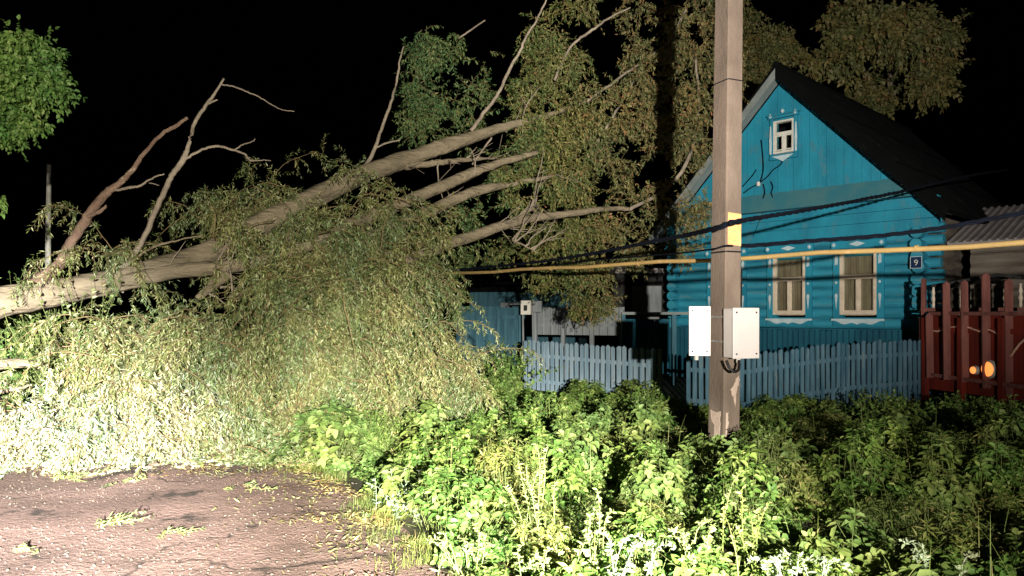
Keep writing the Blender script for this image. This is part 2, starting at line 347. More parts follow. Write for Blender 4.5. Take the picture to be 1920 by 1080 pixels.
for y in ys:
    x = edge_x(y) + 0.30 * mnoise.noise(Vector((y * 1.3, 3.1, 0))) + 0.16 * mnoise.noise(Vector((y * 3.7, 5.1, 0))) + 0.06 * mnoise.noise(Vector((y * 7, 1.1, 0)))
    rp.append((x, y))
mb = MB(); vs = []; fs = []
for i, (x, y) in enumerate(rp):
    for k in range(5): vs.append((x - [0, 1.2, 3, 5, 7.0][k], y, 0.004 + (0.0 if k in (0, 4) else 0.02)))
for i in range(len(rp) - 1):
    for k in range(4): fs.append((i * 5 + k, (i + 1) * 5 + k, (i + 1) * 5 + k + 1, i * 5 + k + 1))
road = mb.add(vs, fs).build('road', road_mat(), smooth=True); tag(road, kind='structure')

# loose gravel on the road, uncountable
n = 7000
yy = rng.uniform(3.2, 9.5, n); xx = np.array([edge_x(y) for y in yy]) - rng.random(n) ** 1.0 * 6.0 + 0.1
keep = clump_noise(np.stack([xx, yy, yy * 0], 1), 0.9) > -0.25; xx = xx[keep]; yy = yy[keep]; n = len(xx)
s = rng.uniform(0.004, 0.015, n)[:, None, None] * rng.uniform(0.6, 1.4, (n, 1, 3)) * np.array([1.3, 1.0, 0.7])
octv = np.array([[1, 0, 0], [0, 1, 0], [-1, 0, 0], [0, -1, 0], [0, 0, 1], [0, 0, -1.0]])
an = rng.uniform(0, 6.28, n); ca, sa = np.cos(an), np.sin(an)
vv = octv[None] * s * 0.75
vx = vv[..., 0] * ca[:, None] - vv[..., 1] * sa[:, None]; vy = vv[..., 0] * sa[:, None] + vv[..., 1] * ca[:, None]
vv = np.stack([vx + xx[:, None], vy + yy[:, None], vv[..., 2] + 0.026], -1).reshape(-1, 3)
of = np.array([[0, 1, 4], [1, 2, 4], [2, 3, 4], [3, 0, 4], [1, 0, 5], [2, 1, 5], [3, 2, 5], [0, 3, 5]])
ff = (of[None] + (np.arange(n) * 6)[:, None, None]).reshape(-1, 3)
tag(np_obj('gravel', vv, ff, M['stone']), 'loose pinkish gravel scattered over the worn road', 'gravel', kind='stuff')
# leaf litter
n = 6500
yy = rng.uniform(4.0, 8.6, n); dist = np.abs(rng.normal(0, 1, n)); far = rng.random(n) < 0.45
yy[far] = rng.uniform(7.2, 8.4, far.sum())
xx = np.array([edge_x(y) for y in yy]) - np.where(far, rng.uniform(0, 5.5, n), dist * 0.5)
pp = np.stack([xx, yy, np.full(n, 0.036)], 1)
cn = clump_noise(pp, 2.2); pp = pp[cn > rng.normal(0.12, .25, len(pp))]; n = len(pp)
d = rng.normal(0, 1, (n, 3)); d[:, 2] = np.abs(d[:, 2]) * 0.3
v, f = leaf_mesh(pp, d, rng.normal(0, .4, (n, 3)) + np.array([0, 0, 1.]), rng.uniform(.02, .07, n), rng.uniform(.006, .014, n))
tag(np_obj('leaf_litter', v, f, M['litter']), 'brown and green fallen leaves littering the road by the crown', 'leaf litter', kind='stuff')

# ------------------------------------------------------------------ the blue house
ex = Vector((0.697, -0.717, 0)); HR = math.atan2(-0.717, 0.697)
HP = Vector((8.62, 15.0, 0)); LW = 6.5; DEP = 8.0
house = empty('wooden_house', HP, HR, label='bright blue timber house with carved white window trim and a steep dark gable roof', cat='house')
EZ, AZ = 3.75, 7.12      # eave and apex of the gable wall
hw = LW / 2
# log wall: horizontal rounded logs between the skirt and the frieze
def log_wall(name, x0, x1, z0, z1, m, parent, holes=(), y=0.0, pitch=0.235, rot=None, depth=0.10):
    mb = MB(); nz = max(1, round((z1 - z0) / pitch)); pz = (z1 - z0) / nz
    for i in range(nz):
        a = z0 + i * pz; prof = []
        for k in range(7):
            t = k / 6; prof.append((-0.075 * math.sin(math.pi * t) ** 0.7 - 0.002, a + pz * t * 0.985))
        segs = [(x0, x1)]
        for (h0, h1, k0, k1) in holes:
            if a + pz * 0.5 > k0 and a + pz * 0.5 < k1:
                ns = []
                for (s0, s1) in segs:
                    if h1 <= s0 or h0 >= s1: ns.append((s0, s1))
                    else:
                        if s0 < h0: ns.append((s0, h0))
                        if s1 > h1: ns.append((h1, s1))
                segs = ns
        for (s0, s1) in segs:
            nseg = max(1, int((s1 - s0) / 0.35)); vs = []; fs = []
            for j in range(nseg + 1):
                xx = s0 + (s1 - s0) * j / nseg
                for (py_, pz_) in prof:
                    wv = 0.012 * mnoise.noise(Vector((xx * 0.9, i * 3.3, 0)))
                    vs.append((xx, y + py_ + wv, pz_ + wv))
                vs.append((xx, y + depth, a)); vs.append((xx, y + depth, a + pz * .985))
            q = len(prof) + 2
            order = list(range(len(prof))) + [len(prof) + 1, len(prof)]
            for j in range(nseg):
                for k in range(q):
                    A, B = order[k], order[(k + 1) % q]
                    fs.append((j * q + A, j * q + B, (j + 1) * q + B, (j + 1) * q + A))
            fs.append(tuple(order[::-1])); fs.append(tuple(nseg * q + o_ for o_ in order))
            if rot is not None: vs = [rot @ Vector(v_) for v_ in vs]
            mb.add(vs, fs)
    return mb.build(name, m, parent, smooth=False)
wins = [-1.58, -3.12, -4.72]
holes = [(x - .36, x + .36, 1.62, 2.96) for x in wins]
log_wall('log_wall', -LW + .1, -0.36, 1.30, 3.32, M['blue_log'], house, holes)
# backing so nothing shows through at the windows' edges is the real interior: floor, back walls
side_m = Matrix.Translation((0, 0, 0)) @ Matrix.Rotation(R(90), 4, 'Z')
log_wall('side_wall', 0.15, DEP, 0.25, EZ - 0.02, M['raw_log'], house, rot=Matrix.Translation((-0.30, 0, 0)) @ Matrix.Rotation(R(90), 4, 'Z'))
MB().box(-LW + .05, -LW + .2, 0.12, DEP, 0, EZ - .02).build('side_wall', M['raw_log'], house)
MB().prism([(-LW, 0), (0, 0), (0, EZ), (-hw, AZ), (-LW, EZ)], DEP - .12, DEP).build('rear_wall', M['raw_log'], house)
MB().box(-LW + .2, -.42, 0.11, DEP - .13, 1.02, 1.10).build('floor', M['dark_board'], house)
# frieze of smooth boards
fz = MB()
for i in range(3): fz.box(-LW + .02, -0.02, -0.10, 0.06, 3.335 + i * .225, 3.335 + (i + 1) * .225 - .006)
fz.build('frieze', M['blue'], house, bevel=0.004)
MB().box(-LW, 0.0, -0.13, -0.103, 3.30, 3.345).build('frieze_moulding', M['blue'], house, bevel=0.004)
# pent strip between the gable and the frieze
def xat(z):  # half width of gable at height z
    return hw * (AZ - z) / (AZ - EZ)
ps = MB(); z0, z1 = 4.01, 4.46
ps.add([(-hw - xat(z0), -0.30, z0), (-hw + xat(z0), -0.30, z0), (-hw + xat(z1), -0.02, z1), (-hw - xat(z1), -0.02, z1),
        (-hw - xat(z0), 0.02, z0), (-hw + xat(z0), 0.02, z0)], [(0, 1, 2, 3), (0, 4, 5, 1), (0, 3, 4), (1, 5, 2), (3, 2, 5, 4)])
ps.build('pent_strip', M['green_grey'], house)
# gable: vertical boards each a few mm apart in tone by shape
gb = MB(); nb = 34; bwid = LW / nb; zb = 4.015
for i in range(nb):
    xa = -LW + i * bwid + .003; xb = xa + bwid - .006
    za = min(AZ, EZ + (AZ - EZ) * (1 - abs((xa + hw)) / hw)); zc = min(AZ, EZ + (AZ - EZ) * (1 - abs((xb + hw)) / hw))
    top = [(xb, zc), (xa, za)]
    if min(za, zc) < 3.95: continue
    if xa < -hw < xb: top = [(xb, zc), (-hw, AZ), (xa, za)]
    if abs((xa + xb) / 2 + hw + 0.0) < 0.24:   # around the attic window: below and above
        gb.prism([(xa, zb), (xb, zb), (xb, 5.36), (xa, 5.36)], -0.02 - .006 * (i % 2), 0.05)
        gb.prism([(xa, 6.10), (xb, 6.10)] + top, -0.02 - .006 * (i % 2), 0.05)
    else:
        gb.prism([(xa, zb), (xb, zb)] + top, -0.02 - .006 * (i % 2), 0.05)
gb.build('gable_wall', M['blue'], house)
MB().prism([(-LW, 3.34), (0, 3.34), (0, EZ), (-.25, 4.0), (-LW + .25, 4.0), (-LW, EZ)], 0.062, 0.10).build('wall_backing', M['blue'], house)
# skirt of dark vertical boards
sk = MB(); n = 52
for i in range(n):
    xa = -LW + i * LW / n + .012; sk.box(xa, xa + LW / n - .03, -0.16 - .004 * (i % 2), -0.12, 0.02, 1.27 + random.uniform(-.02, .03))
sk.box(-LW, 0, -.118, 0.05, 0.0, 1.24)
sk.box(-LW, 0, -.165, -.0, 1.262, 1.292)
sk.build('board_skirt', M['board_skirt'], house)
# corner log ends
cl = MB(); nz = 9
for i in range(nz):
    zz = 1.38 + i * .235
    rr = .118 + random.uniform(-.006, .01); xo = -.36 + random.uniform(-.02, .02)
    cl.tube([(xo, 0.1, zz), (xo, -0.30 + random.uniform(-.03, .03), zz)], rr, 14)
    cl.tube([(-.40, 0.05, zz + .10), (0.02 + random.uniform(-.05, .05), 0.05, zz + .10)], .105, 12)
cl.build('corner_log', M['blue_log'], house, bevel=0.008)
cl = MB()
for i in range(nz):
    zz = 1.38 + i * .235
    cl.tube([(-LW + .3, 0.1, zz), (-LW + .3, -0.30, zz)], .118, 12)
cl.build('corner_log', M['blue_log'], house, bevel=0.008)
# roof
def roof_side(sgn):
    mb = MB(); ov = 0.50; th = .07
    run = hw + .22; sl = (AZ - EZ) / hw
    ap = (-hw, AZ + .06); lo = (-hw + sgn * run, AZ + .06 - run * sl)
    nx, nz_ = sl * th / math.hypot(1, sl) * sgn, th / math.hypot(1, sl)
    mb.prism([ap, lo, (lo[0] + nx, lo[1] + nz_), (ap[0], ap[1] + th * 1.35)], -ov, DEP + .3)
    # corrugated cover: battens of sheet joints
    k = 0.0
    Ls = math.hypot(run, run * sl)
    for j in range(60):
        yj = -ov + .02 + j * .145
        if yj > DEP + .25: break
        a = Vector((ap[0] + nx, yj, ap[1] + nz_ + .012)); b = Vector((lo[0] + nx, yj, lo[1] + nz_ + .012))
        mb.tube([a, b], .026, 6)
    for t in (.36, .70):   # sheet laps
        c = Vector((ap[0] + (lo[0] - ap[0]) * t + nx * 1.5, 0, ap[1] + (lo[1] - ap[1]) * t + nz_ * 1.5 + .01))
        mb.box(c.x - .02, c.x + .02, -ov, DEP + .3, c.z - .02, c.z + .02)
    return mb, ap, lo
for sgn in (1, -1):
    mb, ap, lo = roof_side(sgn)
    ro = mb.build('roof', M['roof'], house)
    bb = MB(); w_ = .17
    bb.add([(ap[0], -.53, ap[1] + .02), (lo[0], -.53, lo[1] + .02), (lo[0], -.53, lo[1] - w_), (ap[0], -.53, ap[1] - w_ * 1.2),
            (ap[0], -.502, ap[1] + .02), (lo[0], -.502, lo[1] + .02), (lo[0], -.502, lo[1] - w_), (ap[0], -.502, ap[1] - w_ * 1.2)],
           [(0, 1, 2, 3), (7, 6, 5, 4), (0, 4, 5, 1), (1, 5, 6, 2), (2, 6, 7, 3), (3, 7, 4, 0)])
    bb.build('bargeboard', M['roof'] if sgn > 0 else M['trim_grey'], ro)
    so = MB(); so.add([(ap[0], -.50, ap[1] - .01), (lo[0], -.50, lo[1] - .01), (lo[0], -.03, lo[1] - .01), (ap[0], -.03, ap[1] - .01)], [(0, 1, 2, 3)])
    so.build('soffit', M['trim_grey'], ro)
MB().tube([(-hw, -.52, AZ + .15), (-hw, DEP + .3, AZ + .15)], .09, 8).build('ridge_cap', M['roof'], house)

def diamond(mb, x, z, w_, h_, y, t=.02):
    mb.prism([(x - w_, z), (x, z - h_), (x + w_, z), (x, z + h_)], y - t, y)
def window(x, zb, zt, hwid, curtain=True, fancy=True):
    """sash window in a carved casing; part of the house"""
    y = -0.10
    cs = MB()   # blue side casings and head
    cw = .15 if fancy else .09
    for s_ in (-1, 1):
        cs.box(min(x + s_ * hwid, x + s_ * (hwid + cw)), max(x + s_ * hwid, x + s_ * (hwid + cw)), y - .025, y + .03, zb - .06, zt + .06)
    cs.box(x - hwid - cw - .03, x + hwid + cw + .03, y - .045, y + .03, zt + .062, zt + (.22 if fancy else .12))
    cs.box(x - hwid - cw - .05, x + hwid + cw + .05, y - .085, y + .03, zt + (.222 if fancy else .122), zt + (.25 if fancy else .15))
    cs.box(x - hwid - cw, x + hwid + cw, y - .04, y + .03, zb - (.24 if fancy else .14), zb - .062)
    win = cs.build('window', M['blue'], house, bevel=0.004)
    fr = MB(); f_ = .06 if fancy else .042
    fr.box(x - hwid, x - hwid + f_, y - .03, y + .12, zb, zt); fr.box(x + hwid - f_, x + hwid, y - .03, y + .12, zb, zt)
    fr.box(x - hwid + f_, x + hwid - f_, y - .03, y + .12, zb, zb + f_ + .01); fr.box(x - hwid + f_, x + hwid - f_, y - .03, y + .12, zt - f_, zt)
    zm = zb + (zt - zb) * .60
    fr.box(x - hwid + f_, x + hwid - f_, y - .026, y + .05, zm - .035, zm + .035)
    fr.box(x - .03, x + .03, y - .022, y + .05, zb + f_ + .01, zm - .035)
    for s_ in (-1, 1):
        a, b = sorted((x + s_ * .03, x + s_ * (hwid - f_)))
        for (u0, u1, v0, v1) in ((a, a + .022, zb + .07, zm - .035), (b - .022, b, zb + .07, zm - .035), (a + .022, b - .022, zb + .07, zb + .095), (a + .022, b - .022, zm - .06, zm - .035)):
            fr.box(u0, u1, y - .004, y + .035, v0, v1)
    fr.build('frame', M['sash'] if curtain else M['white'], win, bevel=0.003)
    for (u0, u1, v0, v1) in ((x - hwid + f_, x + hwid - f_, zm + .035, zt - f_), (x - hwid + f_, x - .03, zb + .07, zm - .035), (x + .03, x + hwid - f_, zb + .07, zm - .035)):
        MB().box(u0, u1, y + .052, y + .056, v0, v1).build('pane', M['glass'], win)
    # curtain or darkness inside
    if curtain:
        cu = MB(); nseg = 40; vs = []; fs = []
        for i in range(nseg + 1):
            xx = x - hwid + .01 + (2 * hwid - .02) * i / nseg
            yy_ = y + .20 + .009 * math.sin(i * .75 + x) + .004 * math.sin(i * 2.1)
            vs += [(xx, yy_, zb - .02), (xx, yy_ + .006, zt)]
        for i in range(nseg): fs.append((2 * i, 2 * i + 2, 2 * i + 3, 2 * i + 1))
        cu.add(vs, fs).build('curtain', M['curtain'], win)
    orns = []
    class orn_:
        def prism(s_, *a): orns.append(MB().prism(*a))
    orn = orn_()
    if fancy:
        diamond(orn, x, zt + .145, .17, .055, y - .046)
        for s_ in (-1, 1):
            xo = x + s_ * (hwid + cw * .75); diamond(orn, xo, zt + .145, .045, .05, y - .046)
            xs = x + s_ * (hwid + .07)
            for (za, zz2) in ((zt - .10, .20), (zb + .42, .22)):
                orn.prism([(xs - .03, za - zz2), (xs + .03, za - zz2 + .02), (xs + .035, za - .03), (xs, za + .03), (xs - .03, za - .05)] if za > zb + .8 else
                          [(xs - .03, za), (xs - .0, za - zz2 - .08), (xs + .03, za), (xs + .012, za + .04), (xs - .012, za + .04)], y - .044, y - .026)
            diamond(orn, xs, zb + .62 + .08, .03, .035, y - .026)
        pl = []
        for k in range(21):
            t = k / 20 * 2 - 1; pl.append((x + t * (hwid + cw + .02), zb - .115 - .03 - .07 * (1 - abs(t)) ** 0.8 + .028 * math.sin(abs(t) * 9)))
        orn.prism(pl + [(x + hwid + cw + .02, zb - .09), (x - hwid - cw - .02, zb - .09)], y - .062, y - .042)
    else:
        for s_ in (-1, 0, 1): diamond(orn, x + s_ * .30, zt + (.20 if s_ == 0 else .13), .045, .055, y - .05)
        for s_ in (-1, 1):
            xs = x + s_ * (hwid + .06)
            orn.prism([(xs - .02, zb), (xs + .02, zb), (xs + .03, zb + .3), (xs + .012, zt - .1), (xs - .012, zt - .1), (xs - .03, zb + .3)], y - .045, y - .027)
        orn.prism([(x - .26, zb - .06), (x + .26, zb - .06), (x + .14, zb - .12), (x, zb - .20), (x - .14, zb - .12)], y - .062, y - .042)
    for q_ in orns: q_.build('ornament', M['orn'], win)
    return win
for x in wins: window(x, 1.60, 2.98, .385)
window(-hw, 5.34, 6.10, .245, curtain=False, fancy=False)
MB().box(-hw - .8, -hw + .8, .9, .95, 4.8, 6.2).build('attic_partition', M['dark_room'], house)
# number plate
pm = MB().box(-.455, -.255, -.345, -.330, 2.54, 2.76); plate = pm.build('number_plate', M['navy'], house, bevel=.002)
def text_mesh(txt, size, m, parent, loc, name):
    cu = bpy.data.curves.new(name, 'FONT'); cu.body = txt; cu.size = size; cu.extrude = .002; cu.align_x = 'CENTER'
    to = bpy.data.objects.new(name, cu); col.objects.link(to)
    me = bpy.data.meshes.new_from_object(to.evaluated_get(bpy.context.evaluated_depsgraph_get())); bpy.data.objects.remove(to)
    me.materials.clear(); me.materials.append(m)
    o = bpy.data.objects.new(name, me); col.objects.link(o); o.parent = parent; o.location = loc; o.rotation_euler = (R(90), 0, 0); return o
text_mesh("9", .17, M['white'], plate, (-.355, -.349, 2.59), 'numeral')
# white rim on the plate
rm = MB()
for b_ in ((-.465, -.245, 2.53, 2.54), (-.465, -.245, 2.76, 2.77), (-.465, -.455, 2.54, 2.76), (-.255, -.245, 2.54, 2.76)):
    rm.box(b_[0], b_[1], -.352, -.328, b_[2], b_[3])
rm.build('plate_rim', M['orn'], plate)
# service wiring, conduit and insulator on the gable
wr = MB()
def loc(px, py, Y): return house_inv @ P(px, py, Y)
house_m = Matrix.Translation(HP) @ Matrix.Rotation(HR, 4, 'Z'); house_inv = house_m.inverted()
def wall_pt(px, py, off=.06):
    """the point of the facade plane seen at a pixel, `off` metres in front"""
    d = Vector(((px - CX) / F, 1, (CY - py) / F)); o = Vector((0, 0, CH))
    n = house_m.to_3x3() @ Vector((0, -1, 0)); p0 = house_m @ Vector((0, -off, 0))
    t = (p0 - o).dot(n) / d.dot(n); return house_inv @ (o + d * t)
for path in ([(1470, 298), (1462, 310), (1450, 318), (1440, 330), (1428, 340), (1422, 345)], [(1422, 345), (1408, 352), (1394, 362)],
             [(1427, 262), (1430, 290), (1431, 320), (1424, 345)], [(1431, 345), (1434, 360), (1430, 375), (1432, 392), (1428, 405), (1420, 425), (1412, 445)],
             [(1445, 340), (1449, 350), (1446, 362), (1449, 370)], [(1392, 350), (1410, 330), (1418, 318)]):
    pts = [wall_pt(a, b, .09) for a, b in path]
    pth, rd = smooth_path(pts, [.013] * len(pts), 3); wr.tube(pth, rd, 6)
wr.build('service_wire', M['cable'], house)
MB().tube([wall_pt(1422, 349, .10), wall_pt(1422, 341, .10)], .045, 10).build('insulator', M['white'], house, bevel=.01)

# ------------------------------------------------------------------ annex at the right of the house
ann = empty('log_annex', house_m @ Vector((0.2, 1.3, 0)), HR, label='bare grey log annex with a pale low roof right of the blue house', cat='annex')
awin = [(2.1, 2.75, 2.25, 2.95)]
log_wall('log_wall', 0.0, 7.0, 0.3, 3.15, M['raw_log'], ann, holes=awin, pitch=.26)
MB().box(0, 7, .11, .20, 0, 3.15).build('inner_wall', M['dark_board'], ann)
pr = MB(); pr.prism([(0, 0), (1, 0), (1, 1), (0, 1)], 0, 0)  # placeholder replaced below
pr = MB()
pr.add([(-.35, -.35, 3.05), (7.2, -.35, 3.05), (7.2, 2.4, 4.05), (-.35, 2.4, 4.05), (-.35, -.35, 3.11), (7.2, -.35, 3.11), (7.2, 2.4, 4.11), (-.35, 2.4, 4.11)],
       [(3, 2, 1, 0), (4, 5, 6, 7), (0, 1, 5, 4), (1, 2, 6, 5), (2, 3, 7, 6), (3, 0, 4, 7)])
for i in range(50): pr.tube([(-.33 + i * .15, -.37, 3.115), (-.33 + i * .15, 2.4, 4.12)], .03, 6)
pr.build('roof', M['pale_roof'], ann)
wn = MB(); a = awin[0]
wn.box(a[0] - .06, a[0], -.12, .02, a[2] - .06, a[3] + .06); wn.box(a[1], a[1] + .06, -.12, .02, a[2] - .06, a[3] + .06)
wn.box(a[0], a[1], -.12, .02, a[2] - .06, a[2]); wn.box(a[0], a[1], -.12, .02, a[3], a[3] + .06); wn.box((a[0] + a[1]) / 2 - .02, (a[0] + a[1]) / 2 + .02, -.08, .01, a[2], a[3])
wfr = wn.build('window', M['sash'], ann); MB().box(a[0], a[1], -.02, -.015, a[2], a[3]).build('pane', M['glass'], wfr)
# dark porch with a little gabled canopy and pale turned balusters
po = empty('porch', P(1815, 590, 13.0) * 1.0, HR, label='dark little porch with pale balusters behind the red fence', cat='porch'); po.location.z = 0
pb = MB(); pb.box(-.75, -.68, 0, .07, .3, 2.25); pb.box(.95, 1.02, 0, .07, .3, 2.25); pb.box(-.75, 1.02, -.02, .05, 1.66, 1.72); pb.build('frame', M['red_picket'], po)
rf = MB(); rf.add([(-.55, -.1, 2.13), (.45, -.1, 2.30), (.8, -.1, 2.24), (.8, .9, 2.24), (.45, .9, 2.30), (-.55, .9, 2.13),
                   (-.55, -.1, 2.09), (.45, -.1, 2.25), (.8, -.1, 2.19), (.8, .9, 2.19), (.45, .9, 2.25), (-.55, .9, 2.09)],
                  [(0, 1, 4, 5), (1, 2, 3, 4), (11, 10, 7, 6), (10, 9, 8, 7), (0, 6, 7, 1), (1, 7, 8, 2), (3, 9, 10, 4), (4, 10, 11, 5), (5, 11, 6, 0), (2, 8, 9, 3)])
rf.build('canopy', M['dark_board'], po)
for i in range(7):
    xx = -.55 + i * .22
    b_ = MB(); prof = [(0, .02), (.05, .028), (.10, .02), (.16, .038), (.22, .02), (.28, .034), (.34, .018), (.40, .024)]
    b_.tube([(xx, .02, 1.72 + z_) for z_, _ in prof], [r_ for _, r_ in prof], 10); b_.build('baluster', M['sash'], po, smooth=True)

# ------------------------------------------------------------------ fences
def poly_at(pl, t):
    ds = [0]
    for a, b in zip(pl, pl[1:]): ds.append(ds[-1] + (Vector(b) - Vector(a)).length)
    L_ = t * ds[-1]
    for i in range(len(pl) - 1):
        if L_ <= ds[i + 1] + 1e-9:
            k = (L_ - ds[i]) / (ds[i + 1] - ds[i]); return Vector(pl[i]).lerp(Vector(pl[i + 1]), k), (Vector(pl[i + 1]) - Vector(pl[i])).normalized()
    return Vector(pl[-1]), (Vector(pl[-1]) - Vector(pl[-2])).normalized()
def picket_fence(name, tops, m, spacing, pw, label, rail_drop=(.33, .85), zbot=.05, jit=.02, group=None, th=.022):
    """tops: top line of the fence as 3D points"""
    root = empty(name, (tops[0].x, tops[0].y, 0), label=label, cat='fence', group=group)
    inv = Matrix.Translation((-tops[0].x, -tops[0].y, 0))
    total = sum((b - a).length for a, b in zip(tops, tops[1:])); n_ = int(total / spacing)
    for i in range(n_ + 1):
        p, d = poly_at(tops, i / n_); d.z = 0; d.normalize(); side = Vector((d.y, -d.x, 0))
        h = p.z + random.uniform(-jit, jit) - zbot; wv = pw * random.uniform(.88, 1.08); tl = random.uniform(-.012, .012)
        m4 = inv @ Matrix.Translation((p.x, p.y, zbot)) @ Matrix(((d.x, side.x, 0, 0), (d.y, side.y, 0, 0), (0, 0, 1, 0), (0, 0, 0, 1)))
        mb = MB(); cut = random.uniform(-.012, .02)
        mb.prism([(-wv / 2, 0), (wv / 2, 0), (wv / 2 + tl, h - .02 + cut), (tl, h + .01), (-wv / 2 + tl, h - .02)], -th / 2 - random.uniform(0, .004), th / 2, m4)
        mb.build('picket', m, root)
    for dz in rail_drop:
        mb = MB()
        for a, b in zip(tops, tops[1:]):
            d = (b - a); d.z = 0; d.normalize(); s_ = Vector((-d.y, d.x, 0)) * .034
            if s_.y < 0: s_ = -s_
            pts = [a + s_ * .6, b + s_ * .6]
            vs = []
            for p in pts:
                for (o_, z_) in ((-.012, 0), (.022, 0), (.022, .07), (-.012, .07)):
                    vs.append(inv @ (Vector((p.x, p.y, p.z - dz + z_)) + s_.normalized() * o_ + s_ * .3))
            mb.add(vs, [(0, 1, 2, 3), (7, 6, 5, 4), (0, 4, 5, 1), (1, 5, 6, 2), (2, 6, 7, 3), (3, 7, 4, 0)])
        mb.build('rail', m, root)
    return root
def zt(px, py, Y): return P(px, py, Y)
picket_fence('picket_fence', [zt(985, 638, 15.6), zt(1238, 656, 13.0)], M['picket_pale'], .132, .085, 'pale grey blue picket fence in the gap left of the concrete pole')
picket_fence('picket_fence', [zt(1291, 664, 12.6), zt(1400, 667, 12.0), zt(1490, 654, 12.4), zt(1600, 642, 12.9), zt(1734, 634, 13.4)], M['picket'], .112, .07,
             'weathered blue picket fence standing under the house windows', rail_drop=(.30, .82), jit=.035)
# far fences between the crown and the house
def board_fence(name, a, b, z0, z1, m, label, bw=.13, gap=.012):
    root = empty(name, (a.x, a.y, 0), label=label, cat='fence')
    d = (b - a); L_ = d.length; d.normalize(); side = Vector((d.y, -d.x, 0)); n_ = int(L_ / bw); mb = MB()
    for i in range(n_):
        m4 = Matrix(((d.x, side.x, 0, 0), (d.y, side.y, 0, 0), (0, 0, 1, 0), (0, 0, 0, 1)))
        x = i * bw; mb.box(x, x + bw - gap, -.012 - random.uniform(0, .012), .012, z0, z1 + random.uniform(-.03, .03), m4)
    mb.build('board', m, root)
    mb = MB(); mb.box(0, L_, .014, .06, z0 + .2, z0 + .28, m4); mb.box(0, L_, .014, .06, z1 - .3, z1 - .22, m4)
    for k in range(4): mb.box(k * (L_ - .1) / 3, k * (L_ - .1) / 3 + .09, .062, .15, 0, z1 - .05, m4)
    mb.build('rail', m, root)
    return root
board_fence('board_fence', G(862, 19.5), G(985, 18.3), .35, 1.80, M['teal_board'], 'dull teal board fence beside the fallen crown')
board_fence('board_fence', G(1003, 18.0), G(1172, 17.2), 1.12, 1.76, M['grey_board'], 'grey board panel standing behind the pale picket fence', bw=.2)
gt = empty('blue_gate', G(1172, 17.0), 0, label='dark blue gate under a white lintel beam in the pole shadow', cat='gate')
gm = MB()
for i in range(6): gm.box(i * .17, i * .17 + .16, 0, .03, .25, 1.50)
gm.build('gate_panel', M['board_skirt'], gt)
MB().box(-.08, 1.45, -.06, .06, 1.60, 1.66).build('lintel', M['trim_grey'], gt)
MB().box(-.08, -.0, -.05, .05, 0, 1.6).build('post', M['teal_board'], gt); MB().box(1.06, 1.16, -.05, .05, 0, 1.6).build('post', M['teal_board'], gt)
# far teal shed and dark shed
def shed(name, c, rz, w_, d_, h, rise, mw, mr, label, door=True):
    root = empty(name, c, rz, label=label, cat='shed'); mb = MB()
    mb.box(0, w_, .05, d_, 0, h)
    for i in range(int(w_ / .16)): mb.box(i * .16 + .005, i * .16 + .15, .02 - .008 * (i % 2), .048, 0.02, h - .01)
    mb.build('wall', mw, root)
    r_ = MB(); r_.prism([(-.2, h), (w_ + .2, h), (w_ + .2, h + .08), (-.2, h + rise)], -.25, d_ + .2); r_.build('roof', mr, root)
    if door:
        MB().box(w_ * .3, w_ * .3 + .8, -.03, -.002, .1, h - .35).build('door', M['grey_board'], root)
    return root
shed('shed', G(880, 25), R(-12), 3.6, 3, 2.35, .5, M['teal_board'], M['roof'], 'dull teal shed far behind the board fence')
shed('shed', G(1150, 21), R(-10), 1.75, 2.5, 2.75, .22, M['dark_board'], M['pale_roof'], 'narrow dark shed with pale roof edge left of the house')
# mail box on a double post
mbx = empty('mailbox', G(987, 17.4), R(-15), label='small white mailbox on two thin posts by the far fence', cat='mailbox')
MB().box(-.12, .12, -.08, .10, 1.60, 1.93).build('body', M['white'], mbx, bevel=.01)
MB().box(-.045, .04, -.088, -.081, 1.69, 1.82).build('slot', M['black'], mbx)
for s_ in (-.09, .15): MB().tube([(s_, .12, 0), (s_ - .03, .12, 1.9)], .022, 8).build('post', M['grey_board'], mbx)
MB().box(.14, .36, .0, .10, 1.66, 1.92).build('side_box', M['grey_board'], mbx, bevel=.01)

# red fence with panel behind
rfr = empty('red_fence', G(1742, 13.1), 0, label='brown red picket fence with wide gaps at the right of the house', cat='fence')
o0 = G(1742, 13.1)
rpk = [(1742, 13.1, 592, 708, 13), (1774, 12.7, 533, 712, 13), (1808, 12.4, 530, 716, 13), (1848, 12.0, 517, 728, 15), (1891, 11.6, 528, 742, 15), (1938, 11.1, 520, 750, 15), (1990, 10.6, 520, 760, 15)]
for (px, Y, yt, yb, wp) in rpk:
    t_, b_ = P(px, yt, Y) - o0, P(px + 2, yb, Y) - o0; hw_ = wp / F * Y / 2
    mb = MB(); mb.add([b_ + Vector((-hw_, -.012, 0)), b_ + Vector((hw_, -.012, 0)), t_ + Vector((hw_, -.012, 0)), t_ + Vector((0, -.012, .05)), t_ + Vector((-hw_, -.012, 0)),
                       b_ + Vector((-hw_, .014, 0)), b_ + Vector((hw_, .014, 0)), t_ + Vector((hw_, .014, 0)), t_ + Vector((0, .014, .05)), t_ + Vector((-hw_, .014, 0))],
                      [(0, 1, 2, 3, 4), (9, 8, 7, 6, 5), (0, 5, 6, 1), (1, 6, 7, 2), (2, 7, 8, 3), (3, 8, 9, 4), (4, 9, 5, 0)])
    mb.build('picket', M['red_picket'], rfr)
